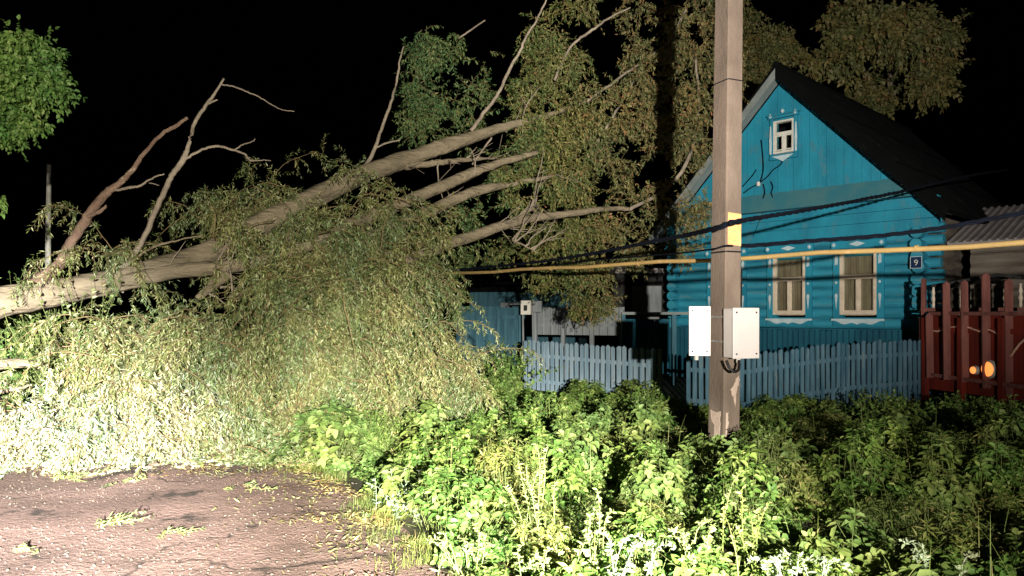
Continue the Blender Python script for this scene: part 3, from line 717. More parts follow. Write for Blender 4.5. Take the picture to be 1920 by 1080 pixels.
for yy0, yy1 in ((588, 588), (702, 736)):
    a_ = P(1740, yy0, 13.12) - o0; b_ = P(1992, yy1, 10.62) - o0; s_ = Vector((.03, .04, 0))
    mb = MB(); vs = []
    for p in (a_, b_):
        for q, z_ in ((.5, -.03), (1.3, -.03), (1.3, .03), (.5, .03)): vs.append(p + s_ * q + Vector((0, 0, z_)))
    mb.add(vs, [(0, 1, 2, 3), (7, 6, 5, 4), (0, 4, 5, 1), (1, 5, 6, 2), (2, 6, 7, 3), (3, 7, 4, 0)]).build('rail', M['red_picket'], rfr)
for (px, Y) in ((1737, 13.3), (1905, 11.7)):
    p_ = G(px, Y) - o0; MB().box(p_.x - .05, p_.x + .05, p_.y + .05, p_.y + .15, 0, 1.55).build('post', M['red_picket'], rfr)
pa, pb_ = G(1741, 13.32), G(1985, 10.85)
pn = board_fence('board_screen', pa, pb_, .28, 1.60, M['red'], 'solid dark red board screen behind the brown red pickets', bw=.15, gap=.004)
# rope hanging along the screen
d_ = (pb_ - pa).normalized(); nr = Vector((d_.y, -d_.x, 0))
if nr.y > 0: nr = -nr
def panel_pt(px, py, off=.05):
    d = Vector(((px - CX) / F, 1, (CY - py) / F)); o = Vector((0, 0, CH)); p0 = pa + nr * off
    t = (p0 - o).dot(nr) / d.dot(nr); return o + d * t
path = [(1744, 618), (1755, 621), (1768, 619), (1780, 614), (1795, 613), (1812, 613), (1825, 617), (1838, 621), (1852, 618), (1864, 622), (1874, 630), (1882, 642), (1888, 660), (1894, 668), (1902, 658), (1912, 645), (1925, 632)]
pts, rd = smooth_path([panel_pt(a, b) for a, b in path], [.014 + .006 * abs(math.sin(i)) for i in range(len(path))], 4, .003)
rope = MB().tube(pts, rd, 7).build('rope', M['rope'], smooth=True); tag(rope, 'pale crooked rope strung along the dark red screen', 'rope')
em = bpy.data.materials.new('amber_glow'); em.use_nodes = True
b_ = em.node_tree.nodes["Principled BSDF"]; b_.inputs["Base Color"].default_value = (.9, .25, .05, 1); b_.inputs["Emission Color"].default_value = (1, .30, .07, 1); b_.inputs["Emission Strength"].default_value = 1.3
for (px, py, r_, lab) in ((1856, 692, .13, 'larger added amber lamp low on the dark red screen'), (1829, 694, .065, 'smaller added amber lamp beside the larger one on the red screen')):  # added emitting discs; they stand in for a windscreen reflection
    c = panel_pt(px, py, .03); root = empty('amber_glow', c, label=lab, cat='glow')
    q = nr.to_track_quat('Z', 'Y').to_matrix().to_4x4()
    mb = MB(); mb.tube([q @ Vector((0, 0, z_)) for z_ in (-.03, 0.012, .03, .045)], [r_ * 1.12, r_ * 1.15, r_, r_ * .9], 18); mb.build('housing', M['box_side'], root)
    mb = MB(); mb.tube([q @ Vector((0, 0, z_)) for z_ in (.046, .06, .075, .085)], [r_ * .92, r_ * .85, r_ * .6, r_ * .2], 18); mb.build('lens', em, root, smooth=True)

# ------------------------------------------------------------------ concrete pole with meter boxes
YP = 7.5; pc = G(1356, YP); pole = empty('utility_pole', pc, 0, label='concrete utility pole with peeling limewash and a yellow plate in front of the house', cat='utility pole')
PA = R(-66)      # turn so that two faces show
Hp = 9.2
def pole_pt(h, cxn, cyn):
    """corner (cxn,cyn in -1..1) at height h, with taper and lean"""
    k = h / Hp; a = .128 - .030 * k; b = .104 - .024 * k
    x, y = cxn * a, cyn * b
    lean = .058 * h / 4.8
    c, s_ = math.cos(PA), math.sin(PA)
    return Vector((x * c - y * s_ + lean, x * s_ + y * c, h))
ch = .86
ring = [(-1, -ch), (-ch, -1), (ch, -1), (1, -ch), (1, ch), (ch, 1), (-ch, 1), (-1, ch)]
mb = MB(); vs = []; fs = []; nh = 46
for i in range(nh + 1):
    h = Hp * i / nh
    for (a, b) in ring: vs.append(pole_pt(h, a, b))
for i in range(nh):
    for k in range(8): fs.append((i * 8 + k, i * 8 + (k + 1) % 8, (i + 1) * 8 + (k + 1) % 8, (i + 1) * 8 + k))
fs.append(tuple(nh * 8 + k for k in range(8)))
mb.add(vs, fs).build('shaft', M['concrete'], pole)
# faces: find the two faces seen. local +x and -y normals rotated by PA
c_, s__ = math.cos(PA), math.sin(PA)
def on_face(face, u, h, off):
    """face 'R' (local +x) or 'L' (local -y) ... returns the point"""
    k = h / Hp; a = .128 - .030 * k; b = .104 - .024 * k; lean = .058 * h / 4.8
    if face == 'R': x, y = u, -(b + off)
    else: x, y = -(a + off), u
    return Vector((x * c_ - y * s__ + lean, x * s__ + y * c_, h))
# which: with PA=-48, local -y normal -> (s, -c)=(-.74,-.67) = left-front ; local -x normal -> (-c,-s)=(-.67,.74) back. local +x -> (c,s)=(.67,-.74) right-front
def fpt(face, u, h, off):
    k = h / Hp; a = .128 - .030 * k; b = .104 - .024 * k; lean = .058 * h / 4.8
    if face == 'L': x, y = u * a, -(b + off)
    else: x, y = (a + off), u * b
    return Vector((x * c_ - y * s__ + lean, x * s__ + y * c_, h))
def patch(face, outline, off0, off1, m, name, parent):
    """outline in (u,h)"""
    n_ = len(outline); vs = [fpt(face, u, h, off1) for u, h in outline] + [fpt(face, u, h, off0) for u, h in outline]
    mb = MB(); mb.add(vs, [tuple(range(n_)), tuple(range(2 * n_ - 1, n_ - 1, -1))] + [(i, i + n_, (i + 1) % n_ + n_, (i + 1) % n_) for i in range(n_)])
    return mb.build(name, m, parent)
def hY(py, Y=7.4): return CH + (CY - py) / F * Y
patch('R', [(-.84, hY(459)), (.84, hY(461)), (.84, hY(401)), (-.84, hY(399))], .001, .005, M['sticker'], 'warning_plate', pole)
def rag(pts, j=.06):
    out = []
    for (u0, y0), (u1, y1) in zip(pts, pts[1:] + pts[:1]):
        for k in range(4):
            t = k / 4; out.append((max(-.85, min(.85, u0 + (u1 - u0) * t + random.uniform(-j, j) * 1.2)), hY(y0 + (y1 - y0) * t + random.uniform(-j, j) * 30)))
    return out
patch('R', rag([(.5, 708), (.8, 706), (.75, 716), (.5, 735), (.35, 765), (.05, 745), (-.25, 730), (.1, 722)]), -.001, .004, M['plaster'], 'limewash_patch', pole)
patch('R', rag([(-.85, 772), (-.55, 772), (-.5, 790), (-.7, 815), (-.6, 850), (-.85, 850)]), -.001, .004, M['plaster'], 'limewash_patch', pole)
patch('L', rag([(-.6, 770), (.1, 775), (.6, 770), (.5, 800), (.7, 850), (-.3, 850), (-.1, 800), (-.5, 790)]), -.001, .004, M['plaster'], 'limewash_patch', pole)
# steel band and joint line
def band(h, w_, m, name, off=.004):
    k = h / Hp; mb = MB(); vs = []
    for z_ in (h - w_ / 2, h + w_ / 2):
        for (a, b) in ring:
            p = pole_pt(z_, a, b); c0 = pole_pt(z_, 0, 0); vs.append(p + (p - c0).normalized() * off)
    mb.add(vs, [(k_, (k_ + 1) % 8, (k_ + 1) % 8 + 8, k_ + 8) for k_ in range(8)]); return mb.build(name, m, pole)
band(hY(150), .012, M['black'], 'band', .003)
band(hY(452), .03, M['concrete'], 'clamp', .006); band(hY(472), .016, M['black'], 'clamp', .005)
band(hY(594), .018, M['metal'], 'steel_strap'); band(hY(640), .018, M['metal'], 'steel_strap')
# meter boxes
def meter_box(label, x0, x1, y0, y1, z0, z1, rz, org):
    root = empty('meter_box', org, rz, label=label, cat='meter box')
    MB().box(x0, x1, y0 + .03, y1, z0, z1).build('housing', M['box'], root, bevel=.008)
    MB().box(x0 - .006, x1 + .006, y0 + .0, y0 + .028, z0 - .006, z1 + .006).build('lid', M['box'], root, bevel=.006)
    for a in (x0 + .03, x1 - .03):
        for b in (z0 + .04, z1 - .04):
            MB().tube([(a, y0 - .004, b), (a, y0 + .002, b)], .009, 10).build('screw', M['black'], root)
    MB().tube([((x0 + x1) / 2 - .03, (y0 + y1) / 2, z0 - .05), ((x0 + x1) / 2 - .03, (y0 + y1) / 2, z0)], .022, 10).build('cable_gland', M['box_side'], root)
    return root
# right box: on the right-front face, turned a little
zb0, zb1 = hY(672, 7.15), hY(578, 7.15)
meter_box('larger white meter box strapped to the right side of the concrete pole', -.145, .145, -.11, .06, zb0, zb1, R(-20) * -1, pc + Vector((.105, -.19, 0)))
meter_box('narrower white meter box strapped to the left side of the concrete pole', -.125, .075, -.08, .06, hY(667), hY(575), R(-12), pc + Vector((-.205, .03, 0)))
# black cable loop below the boxes and corrugated conduit
ca = MB(); pts, rd = smooth_path([P(1362, 676, 7.15), P(1368, 690, 7.12), P(1377, 697, 7.12), P(1385, 692, 7.18), P(1386, 676, 7.25)], [.014] * 5, 6); ca.tube(pts, rd, 8)
tag(ca.build('cable_loop', M['black'], smooth=True), 'short black cable loop hanging under the larger meter box', 'cable')
cd = MB(); pts = [P(1389 - i * .02, 506 + i * 1.6, 7.62) for i in range(44)]
cd.tube(pts, [.019 if i % 2 else .014 for i in range(44)], 10); tag(cd.build('conduit', M['black']), 'black corrugated conduit rising behind the pole above the larger meter box', 'conduit')

# ------------------------------------------------------------------ overhead cables and gas pipe
def cable(pts, r, label, twist=True, m='cable'):
    pth, _ = smooth_path(pts, [r] * len(pts), 16)
    mb = MB()
    if twist:
        for ph in (0, math.pi * 2 / 3, math.pi * 4 / 3):
            q = []
            dist = 0
            for i, p in enumerate(pth):
                if i: dist += (p - pth[i - 1]).length
                a = dist * 14 + ph; q.append(p + Vector((0, math.cos(a), math.sin(a))) * r * .9)
            mb.tube(q, r * .8, 6)
    else: mb.tube(pth, r, 8)
    return tag(mb.build('cable', M[m], smooth=True), label, 'cable')
cable([P(700, 520, 14), P(1000, 492, 10.8), P(1240, 450, 8.4), P(1342, 428, 7.2), P(1368, 419, 7.16), P(1390, 414, 7.2), P(1560, 385, 8.5), P(1700, 357, 10.5), P(1815, 330, 13), P(1890, 318, 16)], .017,
      'thick twisted black cable crossing the yellow plate and rising past the gable')
cable([P(1372, 461, 7.6), P(1420, 460, 7.5), P(1500, 453, 7.3), P(1640, 443, 7.0), P(1760, 428, 6.7), P(1850, 412, 6.5), P(1990, 385, 6.2)], .013,
      'twisted black cable running right just above the yellow pipe')
cable([P(640, 558, 17), P(860, 520, 14), P(1100, 490, 10.5), P(1260, 476, 8.5), P(1336, 467, 7.3), P(1358, 461, 7.25), P(1374, 461, 7.35)], .009, 'thin dark cable meeting the pole from the fallen crown side', False)
pa1, pb1 = P(850, 513, 12.5), P(1920, 455, 6.0)
A0 = pa1 + (pa1 - pb1) * .35; B0 = pb1 + (pb1 - pa1) * .6
pipe = empty('gas_pipe', (A0.x, A0.y, 0), label='long yellow gas pipe running on posts above the weeds', cat='pipe')
o_ = Vector((A0.x, A0.y, 0)); npts = 24
MB().tube([A0.lerp(B0, i / npts) - o_ + Vector((0, 0, .012 * math.sin(i * 1.9))) for i in range(npts + 1)], .024, 14).build('pipe', M['yellow'], pipe, smooth=True)
def ppt(t): return pa1.lerp(pb1, t)
for t in (.658, 1.35):
    p = ppt(t) - o_
    MB().tube([(p.x, p.y, 0), (p.x, p.y, p.z - .03)], .026, 10).build('support_post', M['bark_red'] if t == .658 else M['yellow'], pipe)
p = ppt(.646) - o_
MB().box(p.x - .05, p.x + .03, p.y - .03, p.y + .03, p.z - .10, p.z - .025).build('bracket', M['yellow'], pipe, bevel=.006)
for t in (.30, .50, .9):
    p = ppt(t) - o_; d = (pb1 - pa1).normalized()
    MB().tube([p - d * .012, p + d * .012], .030, 14).build('weld_collar', M['yellow'], pipe)

# far pole at the left
fp = MB(); a = G(90, 19)
fp.tube([(a.x, a.y, 0), (a.x, a.y, 3.5), P(92, 309, 19)], [.075, .065, .05], 8)
tag(fp.build('concrete_post', M['white'], bevel=.005), 'thin grey post standing alone in the dark at far left', 'post')

# ------------------------------------------------------------------ the fallen willow
tree = empty('fallen_willow', (0, 0, 0), label='huge fallen willow lying across the road with its leafy crown over the fence', cat='tree')
def limb(name, pts, m, jit=.01, seg=12, wob=.25, parent=tree, sub=6):
    """pts: (px,py,Y,width_px)"""
    p3 = [P(a, b, c) for a, b, c, _ in pts]; rr = [d / F * c / 2 * .84 for _, _, c, d in pts]
    pth, rd = smooth_path(p3, rr, sub, jit)
    return MB().tube(pth, rd, seg, wob).build(name, m, parent, smooth=True)
limb('trunk', [(-420, 640, 8.4, 100), (-200, 610, 8.7, 84), (0, 567, 9.1, 66), (140, 541, 9.4, 56), (260, 515, 9.6, 54), (400, 470, 9.9, 50), (480, 425, 10.2, 52), (560, 386, 10.5, 50), (640, 345, 10.8, 44), (700, 320, 11.0, 40), (770, 297, 11.3, 36), (830, 275, 11.5, 32), (930, 242, 11.9, 22), (1010, 222, 12.2, 14), (1100, 190, 12.6, 6)], M['bark'], .008, 18)
B = lambda pts, m='bark', j=.008, s=10: limb('branch', pts, M[m], j, s)
B([(230, 527, 9.45, 30), (330, 508, 9.4, 34), (420, 500, 9.4, 32), (500, 487, 9.5, 28), (600, 450, 9.8, 24), (680, 412, 10.2, 26), (780, 370, 10.7, 28), (860, 335, 11.1, 24), (930, 308, 11.4, 18), (1010, 285, 11.8, 10)])
B([(640, 470, 10.1, 16), (700, 440, 10.4, 22), (780, 408, 10.8, 26), (850, 375, 11.2, 24), (905, 355, 11.4, 20), (960, 345, 11.7, 14), (1040, 330, 12, 7)])
B([(640, 520, 10.0, 16), (720, 500, 10.2, 20), (800, 474, 10.6, 26), (870, 448, 10.9, 26), (940, 424, 11.2, 22), (1010, 408, 11.6, 17), (1090, 398, 12, 14), (1140, 391, 12.3, 11), (1180, 392, 12.5, 8)])
B([(760, 313, 11.2, 14), (820, 305, 11.3, 13), (880, 299, 11.5, 9), (930, 297, 11.7, 5)])
B([(370, 560, 9.35, 14), (400, 535, 9.35, 20), (430, 512, 9.4, 22)])
B([(430, 555, 9.3, 7), (500, 540, 9.4, 8), (560, 520, 9.6, 8), (660, 505, 9.9, 6)])
B([(958, 425, 11.3, 12), (985, 400, 11.4, 8), (1003, 388, 11.5, 4)])
B([(960, 450, 11.2, 3), (985, 462, 11.2, 4), (1010, 475, 11.2, 2)])
# bare dead limbs
limb('dead_branch', [(40, 565, 9.2, 16), (70, 528, 9.25, 34), (110, 495, 9.3, 26), (130, 460, 9.3, 20), (160, 415, 9.4, 21), (190, 370, 9.4, 19), (222, 345, 9.45, 14), (250, 315, 9.5, 11), (280, 275, 9.5, 8.5), (305, 250, 9.5, 8), (330, 235, 9.5, 8), (352, 221, 9.6, 7)], M['bark_red'], .008, 10)
limb('dead_branch', [(160, 408, 9.38, 8), (185, 398, 9.33, 10), (200, 385, 9.33, 5)], M['bark_red'], .006, 7)
limb('dead_branch', [(215, 358, 9.45, 5), (240, 352, 9.4, 7), (262, 348, 9.4, 5.5), (290, 332, 9.4, 4), (308, 327, 9.4, 3)], M['bark_grey'], .006, 6)
limb('dead_branch', [(280, 343, 9.4, 3), (290, 345, 9.4, 2.5), (298, 348, 9.4, 2)], M['bark_grey'], .003, 5)
limb('dead_branch', [(228, 505, 9.6, 12), (245, 485, 9.6, 14), (268, 450, 9.6, 12), (290, 400, 9.65, 12), (310, 355, 9.7, 12), (325, 325, 9.7, 11), (345, 297, 9.7, 12), (355, 265, 9.7, 8.5), (368, 225, 9.75, 9), (388, 195, 9.8, 8), (405, 172, 9.8, 5.5), (420, 147, 9.8, 5)], M['bark_grey'], .006, 9)
limb('dead_branch', [(345, 300, 9.7, 6), (370, 285, 9.7, 6), (402, 274, 9.7, 5.5), (440, 282, 9.75, 5), (460, 290, 9.75, 4), (470, 301, 9.8, 3.5), (495, 300, 9.8, 2.5), (508, 301, 9.8, 2)], M['bark_grey'], .005, 6)
limb('dead_branch', [(440, 281, 9.75, 3.5), (455, 271, 9.75, 3), (474, 265, 9.75, 2.5), (478, 259, 9.75, 2)], M['bark_grey'], .004, 5)
limb('dead_branch', [(415, 158, 9.8, 4), (440, 163, 9.8, 4), (470, 175, 9.8, 3), (500, 190, 9.85, 3), (525, 204, 9.9, 2.5), (552, 209, 9.9, 2)], M['bark_grey'], .006, 5)
limb('dead_branch', [(388, 196, 9.8, 5), (400, 190, 9.8, 5), (408, 187, 9.8, 3)], M['bark_grey'], .003, 5)
limb('dead_branch', [(245, 490, 9.55, 5), (290, 462, 9.5, 6), (330, 452, 9.5, 4), (380, 440, 9.5, 3)], M['bark'], .01, 6)
limb('dead_branch', [(682, 316, 11.0, 8), (700, 285, 11, 9), (712, 250, 11, 7), (725, 215, 11, 7.5), (737, 180, 11.05, 6), (746, 140, 11.1, 5.5), (750, 110, 11.1, 4), (757, 87, 11.1, 3)], M['bark_grey'], .006, 7)
limb('dead_branch', [(704, 278, 11, 5), (720, 270, 11, 5), (750, 262, 11.1, 3.5)], M['bark_grey'], .005, 5)
limb('dead_branch', [(884, 245, 11.7, 9), (905, 215, 11.8, 9), (925, 190, 11.8, 8), (942, 160, 11.9, 8), (958, 125, 12, 7), (975, 97, 12, 6.5), (985, 72, 12, 6), (1005, 40, 12, 5), (1022, 5, 12, 4), (1034, -30, 12, 3)], M['bark_grey'], .007, 7)
limb('dead_branch', [(1040, 150, 12.3, 6), (1064, 97, 12.3, 6), (1085, 74, 12.3, 6), (1110, 57, 12.3, 6), (1145, 32, 12.4, 5), (1182, 14, 12.4, 3)], M['bark_grey'], .007, 6)
limb('dead_branch', [(886, 308, 11.4, 5), (900, 288, 11.4, 5), (922, 258, 11.4, 4)], M['bark_grey'], .004, 5)
limb('dead_branch', [(860, 72, 12.2, 3), (880, 58, 12.2, 4.5), (910, 38, 12.2, 3)], M['bark_grey'], .004, 5)
limb('dead_branch', [(-200, 700, 8.4, 30), (-60, 690, 8.5, 30), (20, 682, 8.5, 22), (78, 684, 8.5, 14)], M['bark'], .008, 10)
limb('dead_branch', [(-100, 745, 8.3, 12), (0, 735, 8.3, 10), (60, 722, 8.35, 5)], M['bark'], .008, 8)
limb('dead_branch', [(1100, 300, 12.6, 9), (1130, 250, 12.8, 7), (1160, 200, 13, 5), (1190, 150, 13.2, 4)], M['bark_grey'], .01, 6)
limb('dead_branch', [(1180, 460, 12.5, 4), (1215, 456, 12.6, 4), (1250, 452, 12.6, 3)], M['bark_grey'], .004, 5)
limb('dead_branch', [(1180, 392, 12.5, 8), (1240, 360, 13.2, 9), (1290, 300, 13.6, 8), (1310, 200, 14, 6), (1300, 80, 14, 5)], M['bark_grey'], .012, 7)
limb('dead_branch', [(1100, 190, 12.6, 6), (1170, 140, 13, 6), (1250, 80, 13.6, 5), (1290, 10, 14, 4)], M['bark_grey'], .012, 6)

tw = MB()
for nm in [o for o in tree.children if o.name.split('.')[0] in ('trunk', 'branch')]:
    vv_ = nm.data.vertices
    for _ in range(6):
        c = vv_[random.randrange(len(vv_))].co.copy()
        d = Vector((random.gauss(.5, .5), random.gauss(0, .6), random.gauss(.5, .6))).normalized(); L_ = random.uniform(.25, 1.0)
        q = [c, c + d * L_ * .45 + Vector((random.uniform(-.06, .06), 0, random.uniform(-.04, .08))), c + d * L_]
        tw = MB(); pth, rd = smooth_path(q, [.016, .009, .003], 4, .012); tw.tube(pth, rd, 5)
        for k_ in (3, 5):
            e = pth[k_]; q2 = [e, e + Vector((random.gauss(.1, .15), random.gauss(0, .15), random.gauss(.05, .15)))]; tw.tube(q2, [.006, .002], 4)
        tw.build('side_twig', M['bark_grey'], tree, smooth=True)

# foliage blobs (pixel centre, depth, pixel radii, depth radius in metres, weight)
curt = [(60, 790, 8.3, 120, 60, .7, 1.1), (190, 770, 8.5, 150, 85, .8, 1.7), (330, 760, 8.7, 150, 90, .8, 1.7), (300, 660, 8.9, 130, 85, .8, 1.5), (180, 640, 8.9, 90, 60, .6, .7),
        (430, 640, 9.1, 120, 100, .9, 1.5), (540, 590, 9.4, 120, 110, .9, 1.6), (640, 560, 9.7, 110, 110, .9, 1.5), (480, 740, 9.2, 120, 80, .8, 1.2), (600, 700, 9.5, 110, 90, .8, 1.3),
        (440, 395, 10.7, 100, 30, .5, .5), (500, 370, 10.7, 40, 34, .4, .3), (380, 395, 10.6, 56, 22, .4, .25), (580, 440, 10, 110, 60, .7, 1.0), (690, 440, 10.2, 70, 60, .7, .8), (735, 400, 10.4, 36, 36, .4, .3),
        (730, 520, 10.3, 60, 80, .7, .9), (730, 640, 10.2, 100, 80, .8, 1.2), (800, 685, 10.5, 74, 42, .6, .7), (770, 620, 10.6, 50, 56, .6, .5), (835, 705, 10.6, 40, 26, .4, .2), (440, 445, 9.6, 50, 14, .3, .16), (560, 520, 9.6, 60, 30, .5, .4),
        (200, 470, 9.7, 34, 18, .3, .2), (330, 560, 8.9, 60, 12, .3, .12),  (690, 730, 10.0, 90, 50, .6, .7), (560, 800, 8.9, 80, 40, .5, .5), (470, 845, 8.3, 60, 22, .4, .25), (640, 790, 9.2, 60, 40, .5, .25)]
bp = blob_points(curt, 56, -0.10, 1.9); NB = len(bp)
bd = rng.normal(0, .8, (NB, 3)) + np.array([.35, -.35, .05]); bd[:, 2] *= .6
KB = 14; bl_ = rng.uniform(.55, 1.3, NB); bpt = np.zeros((NB, KB + 1, 3)); bpt[:, 0] = bp; d = nrm(bd)
for k_ in range(KB):
    bpt[:, k_ + 1] = bpt[:, k_] + d * (bl_ / KB)[:, None]
    d = nrm(d + np.array([0, 0, -.11]) + rng.normal(0, .07, (NB, 3)))
bpt[..., 2] = np.maximum(bpt[..., 2], .05)
v, f = ribbons(bpt, .010, .003); np_obj('withes', v, f, M['twig'], tree)
NS = 15
idx = rng.integers(0, NB, NB * NS); ki = rng.integers(1, KB, NB * NS); fr_ = rng.random((NB * NS, 1))
pts = bpt[idx, ki] * (1 - fr_) + bpt[idx, ki + 1] * fr_; tdir = nrm(bpt[idx, ki + 1] - bpt[idx, ki]); N_ = len(pts)
d0 = tdir * .7 + rng.normal(0, .55, (N_, 3)) + np.array([0, -.12, -.05])
Ls = rng.uniform(.18, .48, N_) * np.where(rng.random(N_) < .06, 1.9, 1)
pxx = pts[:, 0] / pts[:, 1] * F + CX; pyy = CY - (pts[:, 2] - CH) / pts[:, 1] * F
pale = rng.random(N_) < .85 * np.clip((470 - pxx) / 130, 0, 1) * np.clip((pyy - 640) / 140, 0, 1)  # lower left of the heap takes the leaf colour brightened as if beam-lit
sps = []
for msk, mm in ((~pale, 'willow'), (pale, 'willow_lit')):
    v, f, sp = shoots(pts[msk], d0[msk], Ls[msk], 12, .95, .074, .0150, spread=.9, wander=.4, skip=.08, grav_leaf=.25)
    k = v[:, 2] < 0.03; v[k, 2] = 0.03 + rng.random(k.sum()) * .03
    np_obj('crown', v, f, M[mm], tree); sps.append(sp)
sp = np.concatenate(sps)
sp[..., 2] = np.maximum(sp[..., 2], .03)
v, f = ribbons(sp[::2, ::3], .004, .002); np_obj('twigs', v, f, M['twig'], tree)
print('BOUGHS', NB, 'LEAVES', len(f))
# longer bare withes sticking out of the heap
for _ in range(60):
    b_ = curt[random.randrange(len(curt))]; c = P(b_[0] + random.uniform(-.9, .9) * b_[3], b_[1] + random.uniform(-.9, .6) * b_[4], b_[2] - random.uniform(.2, 1.0) * b_[5])
    if c.z < .1: c.z = .1
    d = Vector((random.gauss(.2, .7), random.gauss(-.2, .4), random.gauss(.0, .5))).normalized(); L_ = random.uniform(.3, .8)
    q = [c, c + d * L_ * .5 + Vector((0, 0, random.uniform(-.05, .1))), c + d * L_ + Vector((0, 0, random.uniform(-.35, .05)))]
    for p in q: p.z = max(p.z, .04)
    pth, rd = smooth_path(q, [.008, .006, .002], 4, .012); tw = MB(); tw.tube(pth, rd, 5); tw.build('bare_twig', M['twig'], tree, smooth=True)
# upper crown
up = [(800, 95, 12.4, 42, 34, .5, .45), (790, 170, 12.3, 34, 36, .5, .3), (800, 225, 12.2, 52, 46, .6, .8), (860, 225, 12.3, 45, 50, .6, .45), (880, 90, 12.5, 45, 40, .5, .18), (905, 170, 12.5, 30, 30, .4, .1),
      (1010, 80, 12.7, 42, 40, .6, .6), (1050, 130, 12.7, 50, 50, .6, .7), (1000, 190, 12.4, 60, 50, .6, .5), (1080, 210, 12.5, 60, 50, .7, .9), (1010, 265, 12.2, 65, 45, .7, .9), (1120, 290, 12.6, 60, 50, .7, .8),
      (1170, 200, 13.0, 42, 60, .7, .7), (1190, 120, 13.2, 34, 40, .6, .35), (1100, 10, 13, 60, 22, .6, .3), (1220, 60, 13.6, 60, 60, .8, .35), (1060, 350, 12.2, 60, 40, .6, .7), (960, 320, 11.9, 45, 35, .6, .5),
      (1150, 340, 12.6, 40, 50, .6, .5), (950, 385, 11.6, 50, 28, .5, .25), (1050, 445, 12.7, 80, 40, .7, .9), (1120, 430, 12.8, 60, 50, .7, .6), (960, 470, 12.8, 90, 30, .6, .5), (1090, 520, 12.9, 60, 50, .6, .8), (1110, 570, 12.9, 38, 36, .4, .45),
      (1010, 525, 12.9, 50, 30, .5, .3), (860, 480, 12.9, 60, 34, .6, .5), (850, 570, 12.7, 46, 40, .6, .3), (1230, 200, 13.4, 40, 110, .7, .8), (1290, 250, 13.8, 44, 110, .7, 1.0), (1290, 100, 14, 50, 90, .8, .8), (1300, 400, 13.4, 40, 50, .6, .6),
      (1230, 400, 13.2, 40, 70, .6, .5), (1330, 20, 14, 60, 40, .8, .4), (1350, 150, 14.2, 40, 90, .7, .5), (1200, 480, 13.2, 50, 25, .5, .25), (1150, 20, 13.2, 40, 16, .5, .1), (1280, 470, 13.0, 36, 24, .5, .3), (810, 440, 10.9, 40, 40, .5, .2), (870, 400, 11.2, 40, 20, .4, .12)]
pts = blob_points(up, 440, 0.0, 2.2, 5.0)
N_ = len(pts); d0 = rng.normal(0, 1, (N_, 3)); d0[:, 2] = d0[:, 2] * .8
v, f, sp = shoots(pts, d0, rng.uniform(.18, .42, N_), 8, .5, .085, .030, spread=1.0, wander=.5)
nv = len(v) // 4; q = v.reshape(nv, 4, 3).mean(1); qx = q[:, 0] / q[:, 1] * F + CX + rng.normal(0, 45, nv)
for lo_, hi_, mm in ((-9e9, 930, 'willow_green'), (930, 1110, 'willow_up'), (1110, 9e9, 'willow_rust')):
    m_ = (qx >= lo_) & (qx < hi_); vv = v.reshape(nv, 4, 3)[m_].reshape(-1, 3); k_ = m_.sum()
    np_obj('crown', vv, (np.array([[0, 1, 2], [0, 2, 3]])[None] + (np.arange(k_) * 4)[:, None, None]).reshape(-1, 3), M[mm], tree)
v, f = ribbons(sp[:, ::3], .006, .002); np_obj('twigs', v, f, M['twig'], tree)

# ------------------------------------------------------------------ other trees
def std_tree(name, base, top, trunk_r, limbs, blobs, per, m, label, K, ln, lL, lW, thr, sc, broad=True, droop=.6, off=0.0):
    root = empty(name, base, label=label, cat='tree')
    inv = Matrix.Translation(-Vector(base))
    mb = MB(); pth, rd = smooth_path([Vector(base), Vector(base).lerp(top, .5) + Vector((.15, .1, 0)), Vector(top)], [trunk_r, trunk_r * .7, trunk_r * .3], 8, .02)
    mb.tube([inv @ p for p in pth], rd, 12, .2)
    for (t, q, r_) in limbs:
        a = Vector(base).lerp(top, t); q = Vector(q); pth, rd = smooth_path([a, a.lerp(q, .5) + Vector((0, 0, .25)), q], [r_, r_ * .6, r_ * .15], 6, .03)
        mb.tube([inv @ p for p in pth], rd, 8, .2)
    mb.build('trunk', M['bark_grey'], root, smooth=True)
    p = blob_points(blobs, per, thr, sc, off); n_ = len(p); d0 = rng.normal(0, 1, (n_, 3)); d0[:, 2] += .15
    v, f, sp = shoots(p, d0, rng.uniform(*ln, n_), K, droop, lL, lW, spread=.9, broad=broad)
    v -= np.array(base); np_obj('crown', v, f, m, root)
    return root
bl = [(1660, 170, 25, 60, 45, 1.2, .9), (1640, 70, 24, 90, 45, 1.6, 1.3), (1720, 70, 24, 65, 50, 1.5, 1.2), (1740, 140, 23.5, 48, 42, 1.2, .8), (1560, 90, 24, 60, 36, 1.4, .6), (1660, 125, 23.5, 70, 40, 1.3, .8), (1700, 170, 23.3, 34, 20, .8, .3), (1590, 40, 24.5, 50, 25, 1.2, .3)]
std_tree('broadleaf_tree', G(1650, 26.5), P(1670, 100, 26), .22, [(.85, P(1740, 130, 24.6), .06), (.8, P(1590, 90, 25), .06), (.9, P(1720, 60, 25), .05), (.88, P(1660, 110, 24.6), .05)], bl, 1300, M['back'],
         'olive broadleaf tree rising behind the dark roof', 6, (.3, .7), .19, .12, .10, .7)
bl = [(1440, 90, 25, 38, 26, 1.0, .6), (1410, 130, 25, 30, 36, 1.0, .5), (1465, 100, 25, 24, 22, .8, .3), (1380, 60, 25.5, 40, 60, 1.0, .5), (1400, 200, 25, 30, 50, 1, .4)]
std_tree('broadleaf_tree', G(1400, 25.5), P(1410, 100, 25.3), .2, [(.8, P(1460, 100, 25), .07), (.7, P(1390, 160, 25), .07)], bl, 900, M['back'],
         'small brownish tree behind the gable peak beside the pole', 6, (.3, .6), .14, .08, 0.0, .7, off=9)
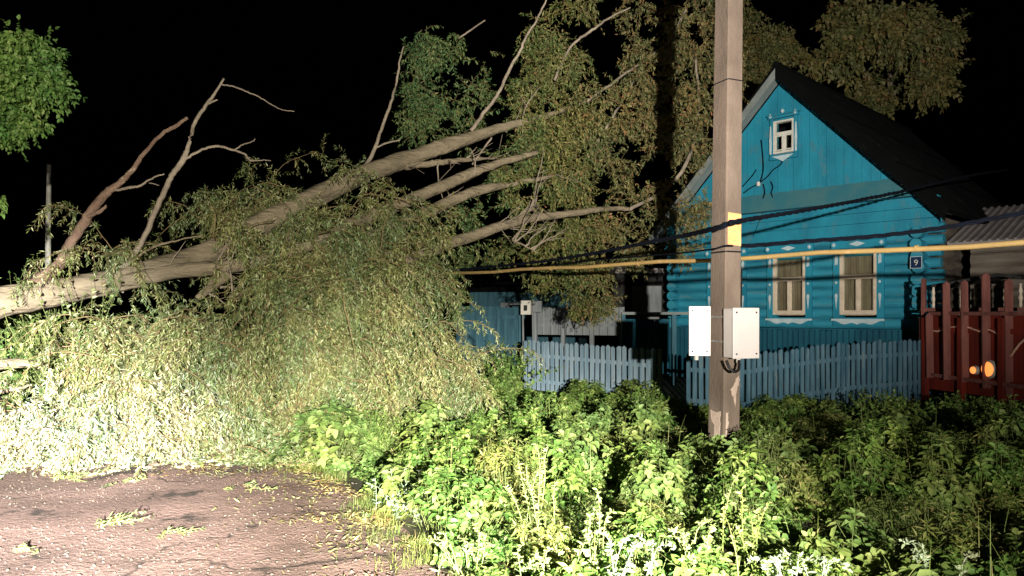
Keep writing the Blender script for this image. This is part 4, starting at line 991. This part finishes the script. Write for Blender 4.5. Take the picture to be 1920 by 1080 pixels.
bl = [(50, 85, 9.4, 48, 22, .6, .5), (10, 130, 9.3, 60, 42, .7, 1.0), (75, 150, 9.3, 30, 24, .5, .4), (40, 200, 9.2, 34, 26, .6, .6), (0, 225, 9.2, 34, 30, .6, .6), (-80, 160, 9.3, 80, 90, .9, 1.4), (3, 375, 9, 12, 6, .15, .025), (-90, 340, 9, 40, 50, .6, .5), (-160, 200, 9.6, 90, 120, 1, 1.2)]
std_tree('maple_tree', G(-220, 9.8), P(-190, 60, 9.8), .20, [(.55, P(40, 190, 9.3), .06), (.75, P(80, 110, 9.4), .06), (.5, P(5, 375, 9.1), .035), (.7, P(-40, 150, 9.3), .07)], bl, 330, M['maple'],
         'green leafy tree reaching in from the upper left edge', 7, (.18, .36), .085, .05, -.06, 2.0, off=3)

# ------------------------------------------------------------------ weeds
def in_verge(x, y, mrg=0.0):
    return x > edge_x(y) + mrg
mounds = []
for _ in range(2600):
    y = 3.0 + 10.5 * random.random() ** 1.2; x = random.uniform(-3.4, .82 * y + .6)
    r = random.uniform(.22, .66)
    if all((x - a) ** 2 + (y - b) ** 2 > (.74 * (r + c)) ** 2 for a, b, c, _ in mounds): mounds.append((x, y, r, random.uniform(.28, .95) * (.55 + r) * (1 if y > 5.6 else .55)))
def height_at(x, y):
    h = .07
    for a, b, r, H in mounds:
        q = ((x - a) ** 2 + (y - b) ** 2) / (r * r)
        if q < 1: h = max(h, H * (1 - q) ** .6)
    return h
cand = []
for _ in range(16000):
    y = 2.9 + 11.5 * random.random() ** 1.25; x = random.uniform(-3.8, .82 * y + .6)
    if not in_verge(x, y, .02): continue
    px = x / y * F + CX
    if px > 2050 or px < 560: continue
    if abs(x - pc.x) < .16 and abs(y - pc.y) < .16: continue
    if y > 12.0 and px > 1240: continue
    h = height_at(x, y); h *= random.uniform(.8, 1.2)
    dm = (x - edge_x(y)); h *= min(1, .35 + dm * .5)
    if y > 7.6 and px > 1250: h *= .55
    if y < 4.3: h *= .75
    cand.append((x, y, max(.10, h)))
cand = cand[:2600]
ar = np.array(cand)
def rosettes(name, ms, dens, nl, lL, lW, m, label, broad=True, cat_='weeds'):
    """leafy heads spread over the domes of the plants, each a whorl of leaves on its own stem"""
    C = []; Nn = []; Lf = []; ST = []
    for (x, y, r, H) in ms:
        n_ = max(8, int(dens * (2 * r * r + 2 * r * H))); 
        for _ in range(n_):
            a = random.uniform(0, 6.283); q = math.sqrt(random.random()) * 1.05; sh = random.choice((1, 1, 1, .85, .7, .5))
            px_, py_ = x + math.cos(a) * q * r, y + math.sin(a) * q * r
            if px_ < rag_x(py_) + .02 * random.random(): continue
            z = H * max(.12, 1 - min(q, 1) ** 2.2) * sh * random.uniform(.86, 1.12) + .02
            nx, ny = math.cos(a) * q * .9, math.sin(a) * q * .9
            C.append((px_, py_, z)); Nn.append((nx + random.gauss(0, .3), ny + random.gauss(0, .3), 1)); Lf.append(random.uniform(.7, 1.3)); ST.append((px_ * .6 + x * .4, py_ * .6 + y * .4, 0))
    C = np.array(C); Nn = nrm(np.array(Nn)); Lf = np.array(Lf); ST = np.array(ST); n_ = len(C)
    t1 = nrm(np.cross(Nn, rng.normal(0, 1, (n_, 3)))); t2 = np.cross(Nn, t1); P_ = []; D_ = []; NN = []; LL = []
    for w_ in range(2):
        ph = rng.uniform(0, 6.28, n_)
        for k_ in range(nl):
            a = ph + k_ * 6.283 / nl + rng.normal(0, .25, n_)
            dr = t1 * np.cos(a)[:, None] + t2 * np.sin(a)[:, None]
            dr = dr + Nn * (.35 if w_ else -.05) + rng.normal(0, .18, (n_, 3)) + np.array([0, 0, -.12])
            P_.append(C - Nn * .035 * (1 - w_) + dr * .008); D_.append(dr); NN.append(Nn + rng.normal(0, .25, (n_, 3))); LL.append(Lf * (lL if not w_ else lL * .62) * rng.uniform(.75, 1.2, n_))
    LL = np.concatenate(LL)
    v, f = leaf_mesh(np.concatenate(P_), np.concatenate(D_), np.concatenate(NN), LL, LL * lW / lL, broad)
    v[:, 2] = np.maximum(v[:, 2], .012)
    o = tag(np_obj(name, v, f, m), label, cat_, kind='stuff')
    mid = (ST + C) / 2 + rng.normal(0, .02, (n_, 3)); v, f = ribbons(np.stack([ST, mid, C], 1), .0035, .002); np_obj('stems', v, f, M['stem'], o)
    return o
good = [m_ for m_ in mounds if 560 < m_[0] / m_[1] * F + CX < 2080 and m_[0] > edge_x(m_[1]) + .05 and not (m_[1] > 12.2 and m_[0] / m_[1] * F + CX > 1240)]
def fit(m_):
    x, y, r, H = m_; px = x / y * F + CX
    cap = .62 if y < 9.3 else .46
    if y > 7.2 and px > 1240: cap = .29
    if y < 5.6: cap = .40
    if y < 4.4: cap = .28
    return (x, y, r, min(H, cap * random.uniform(.75, 1.1)))
good = [fit(m_) for m_ in good]
kinds = [random.random() for _ in good]
rosettes('nettles', [m_ for m_, k_ in zip(good, kinds) if k_ < .62], 165, 5, .070, .037, M['weed'], 'dense mounds of toothed leaved green weeds covering the verge', cat_='nettles')
rosettes('burdock', [m_ for m_, k_ in zip(good, kinds) if .62 <= k_ < .80], 90, 5, .092, .058, M['weed2'], 'patches of broad leaved weeds among the smaller ones', cat_='burdock')
rosettes('undergrowth', [m_ for m_, k_ in zip(good, kinds) if k_ >= .80], 190, 6, .075, .017, M['grass'], 'patches of narrow leaved pale herbs among the weeds', broad=False, cat_='herbs')
# low creeping cover between the mounds
low = [(c_[0], c_[1], .16, .10) for c_ in cand[::3]]
rosettes('ground_cover', low, 150, 5, .05, .03, M['weed'], 'low creeping leaves between the weed mounds', cat_='ground cover')
# grass: along the verge edge and among the weeds
def grass(name, pts, hmin, hmax, wid, m, label, lean=.35):
    n_ = len(pts); h = rng.uniform(hmin, hmax, n_); az = rng.uniform(0, 6.28, n_); l = np.abs(rng.normal(0, lean, n_))
    dx, dy = np.cos(az), np.sin(az); vs = []
    sx, sy = -dy, dx
    for t, wv in ((0, 1), (.45, .85), (.8, .5), (1.0, .06)):
        off = l * h * t * t; z = h * (t - .25 * l * t * t)
        for s_ in (-1, 1):
            vs.append(np.stack([pts[:, 0] + dx * off + s_ * sx * wid * wv / 2, pts[:, 1] + dy * off + s_ * sy * wid * wv / 2, z], -1))
    v = np.stack(vs, 1); k = 8
    fs = np.array([[0, 1, 3, 2], [2, 3, 5, 4], [4, 5, 7, 6]])
    f = (fs[None] + (np.arange(n_) * k)[:, None, None]).reshape(-1, 4)
    return tag(np_obj(name, v.reshape(-1, 3), f, m), label, 'grass', kind='stuff')
gp = []
for _ in range(40000):
    y = 2.8 + 7.0 * random.random() ** 1.2; x = rag_x(y) - random.expovariate(9) + abs(random.gauss(0, .5)) * random.random()
    if mnoise.noise(Vector((x * 2.2, y * 2.2, 1.7))) < .0: continue
    gp.append((x, y))
grass('verge_grass', np.array(gp[:9000]), .03, .11, .004, M['grass'], 'short bright grass along the broken road edge', 1.6)
gp = []
for _ in range(9000):
    y = 2.9 + 8 * random.random() ** 1.4; x = random.uniform(-1.5, .8 * y)
    if in_verge(x, y, .3) and mnoise.noise(Vector((x * 1.6, y * 1.6, 11.7))) > .02: gp.append((x, y))
grass('tall_grass', np.array(gp[:260]), .3, .7, .006, M['grass'], 'tall thin grass blades rising through the weeds', .75)

# individual shrubs
def shrub(px, Y, ypt, wpx, n_, m, label, lL=.07, lW=.045, K=8, broad=True, group=None):
    b = G(px, Y); H = P(px, ypt, Y).z; root = empty('shrub', b, label=label, cat='shrub')
    az = rng.uniform(0, 6.28, n_); sp_ = wpx / F * Y / 2; tilt = rng.uniform(0, .75, n_) * sp_ / max(H, .2) * 1.4
    d0 = np.stack([np.cos(az) * tilt, np.sin(az) * tilt, np.ones(n_)], 1); anc = np.stack([np.cos(az), np.sin(az), az * 0], 1) * rng.uniform(0, .35, (n_, 1)) * sp_
    v, f, sp = shoots(anc, d0, H * rng.uniform(.6, 1.08, n_), K, .15, lL, lW, spread=1.1, broad=broad, wander=.35, grav_leaf=.15)
    v[:, 2] = np.maximum(v[:, 2], .02)
    np_obj('foliage', v, f, m, root); v, f = ribbons(sp[:, ::2], .007, .003); np_obj('stems', v, f, M['stem'], root)
shrub(955, 12.6, 640, 90, 60, M['weed'], 'leafy green shrub at the left end of the pale picket fence', K=12, lL=.09, lW=.06)
shrub(1440, 8.6, 775, 130, 90, M['weed'], 'round green bush in the weeds just right of the concrete pole')
shrub(1220, 11.0, 715, 80, 50, M['weed'], 'small bush at the right end of the pale picket fence', K=10)
shrub(1650, 10.6, 730, 130, 80, M['weed'], 'green bush against the middle of the blue picket fence')
shrub(1800, 9.8, 735, 170, 110, M['weed'], 'wide dark bush below the red fence')
shrub(700, 8.3, 762, 100, 100, M['weed'], 'bright green bush at the foot of the fallen crown', lL=.06, lW=.022, K=12, broad=False)
shrub(1030, 9.6, 735, 110, 60, M['weed'], 'loose leafy bush in front of the pale picket fence')
shrub(1890, 9.0, 745, 120, 80, M['weed'], 'dark leafy bush at the right edge of the picture below the red fence')
shrub(150, 8.75, 525, 70, 34, M['willow'], 'low leafy sprout growing up behind the fallen trunk', K=16)
shrub(30, 12, 500, 110, 60, M['maple'], 'dark green bush beyond the trunk at the left edge', K=16)
shrub(90, 10.2, 520, 60, 50, M['grass'], 'dry brownish bush behind the broken red limb', K=14, broad=False)

# silvery clump and pale stalks in the foreground
def silver(px, Y, rx, n_, label):
    b = G(px, Y); root = empty('silvery_weed', b, label=label, cat='weed')
    anc = np.stack([rng.normal(0, rx, n_), rng.normal(0, rx * .7, n_), np.zeros(n_)], 1); d0 = np.stack([rng.normal(0, .25, n_), rng.normal(0, .25, n_), np.ones(n_)], 1)
    v, f, sp = shoots(anc, d0, rng.uniform(.2, .42, n_), 9, .5, .045, .018, spread=1.1, broad=True, wander=.4)
    v[:, 2] = np.maximum(v[:, 2], .012); np_obj('foliage', v, f, M['pale_leaf'], root); v, f = ribbons(sp[:, ::3], .005, .003); np_obj('stems', v, f, M['pale_leaf'], root)
silver(830, 5.9, .17, 26, 'silvery white weed clump near the road edge')
silver(745, 6.0, .09, 10, 'small silvery weed left of the big white clump')
def stalk(px, ytop, Y_, n_, label, m, hook=.5, leafy=10, lL=.05, lW=.018, spr=.10):
    Y = Y_ * .96
    b = G(px, Y); H = max(.2, P(px, ytop, Y).z); root = empty('tall_weed', b, label=label, cat='weed')
    anc = np.stack([rng.normal(0, spr * .5, n_), rng.normal(0, spr * .5, n_), np.zeros(n_)], 1); d0 = np.stack([rng.normal(0, spr * 1.6, n_), rng.normal(0, spr, n_), np.ones(n_)], 1)
    N, K = n_, 22; pts = np.zeros((N, K + 1, 3)); pts[:, 0] = anc; d = nrm(d0); hl = H * rng.uniform(.72, 1.15, N); az = rng.uniform(0, 6.28, N)
    side = np.stack([np.cos(az), np.sin(az) * .5, az * 0], 1)
    for k_ in range(K):
        pts[:, k_ + 1] = pts[:, k_] + d * (hl * (1.15 / K))[:, None]
        if k_ > K * .68: d = nrm(d + side * hook * .35 + np.array([0, 0, -hook * .55]))
        else: d = nrm(d + rng.normal(0, .03, (N, 3)))
    for q_ in range(N):
        v, f = ribbons(pts[q_:q_ + 1], .0055, .004); np_obj('stem', v, f, m, root)
    C = []; D = []; LL = []
    for k_ in range(4, K + 1):
        rep = 1 if k_ < K * .6 else 3
        for _ in range(rep):
            r = rng.normal(0, 1, (N, 3)); r[:, 2] = r[:, 2] * .6 + .25; C.append(pts[:, k_]); D.append(nrm(r)); LL.append(np.full(N, lL if k_ < K * .6 else lL * .6) * rng.uniform(.6, 1.3, N))
    C = np.concatenate(C); D = np.concatenate(D); LL = np.concatenate(LL)
    v, f = leaf_mesh(C, D, rng.normal(0, 1, (len(C), 3)), LL, LL * lW / lL * 1.2, True); np_obj('leaves', v, f, m, root)
stalk(1000, 880, 5.2, 9, 'tallest pale grass tuft at the centre of the foreground', M['pale_green'], .15, lL=.05, lW=.010, spr=.12)
stalk(1100, 955, 4.7, 6, 'pale seeded weed between the tall tuft and the yellow one', M['pale_green'], .3, spr=.14)
stalk(1405, 962, 4.5, 8, 'yellow green flowering weed below the concrete pole', M['grass'], .1, spr=.10)
stalk(1300, 985, 4.4, 6, 'pale leafy weed left of the yellow flowering one', M['pale_green'], .4, spr=.14)
stalk(1525, 1008, 4.2, 4, 'white drooping weed with a hooked top right of the yellow one', M['pale_leaf'], 1.0, spr=.10)
stalk(1455, 1020, 4.15, 4, 'white knobbly weed between the yellow and the hooked one', M['pale_leaf'], .7, spr=.08)
stalk(1715, 1012, 4.2, 4, 'white branching weed standing in front of the dark weeds at right', M['pale_leaf'], .6, spr=.14)
stalk(1185, 1000, 4.3, 6, 'whitish weed tuft at the bottom centre of the picture', M['pale_leaf'], .5, spr=.12)
stalk(1330, 895, 5.6, 1, 'lone thin seed stalk rising left of the pole foot', M['pale_green'], .2, spr=.05)
stalk(880, 1000, 4.7, 8, 'pale arching grass tuft beside the road edge', M['pale_green'], .5, lL=.05, lW=.010, spr=.14)
stalk(1060, 1030, 4.25, 8, 'drooping pale weed cluster at the bottom left of the whitish tuft', M['pale_green'], .8, spr=.14)

# fallen leafy twigs on the road
def fallen_twig(px, py, n_, label, s_=1.0):
    Y = CH * F / (py - CY); b = G(px, Y); b.z = .03; root = empty('fallen_twig', b, label=label, cat='twig')
    az = rng.normal(0.1, .9, n_); anc = np.stack([rng.normal(0, .12, n_), rng.normal(0, .07, n_), np.full(n_, .02)], 1) * s_; d0 = np.stack([np.cos(az), np.sin(az), np.full(n_, .25)], 1)
    v, f, sp = shoots(anc, d0, rng.uniform(.10, .26, n_) * s_, 8, .25, .052, .012, spread=.9)
    v[:, 2] = np.maximum(v[:, 2], .002); np_obj('foliage', v, f, M['pale_green'], root); sp[..., 2] = np.maximum(sp[..., 2], .004)
    for q_ in range(n_):
        v, f = ribbons(sp[q_:q_ + 1, ::3], .006, .003); np_obj('stem', v, f, M['twig'], root)
fallen_twig(195, 992, 9, 'largest green leafy twig lying on the road', .9)
fallen_twig(120, 905, 12, 'leafy twig on the road just below the crown at left')
fallen_twig(330, 1010, 4, 'small sprig on the road right of the largest leafy twig', .6)
fallen_twig(60, 1040, 4, 'small sprig on the road at the lower left corner', .6)
fallen_twig(455, 925, 5, 'small sprig on the road below the corner of the crown', .7)
fallen_twig(690, 985, 5, 'small sprig on the road against the grassy edge', .6)
fallen_twig(560, 880, 14, 'broken twig at the corner of crown and road edge')
for (x0, y0, x1, y1, lab) in ((105, 880, 240, 868, 'longer bare stick along the foot of the crown'), (270, 885, 310, 876, 'short dark stick on the road below the crown')):
    Ya, Yb = CH * F / (y0 - CY), CH * F / (y1 - CY); a, b = G(x0, Ya), G(x1, Yb); a.z = b.z = .04
    pth, rd = smooth_path([a, a.lerp(b, .4) + Vector((0, .05, .02)), a.lerp(b, .7) + Vector((0, -.03, .01)), b], [.012, .015, .012, .006], 6, .004)
    tag(MB().tube(pth, rd, 7, .2).build('stick', M['bark_red'], smooth=True), lab, 'stick')
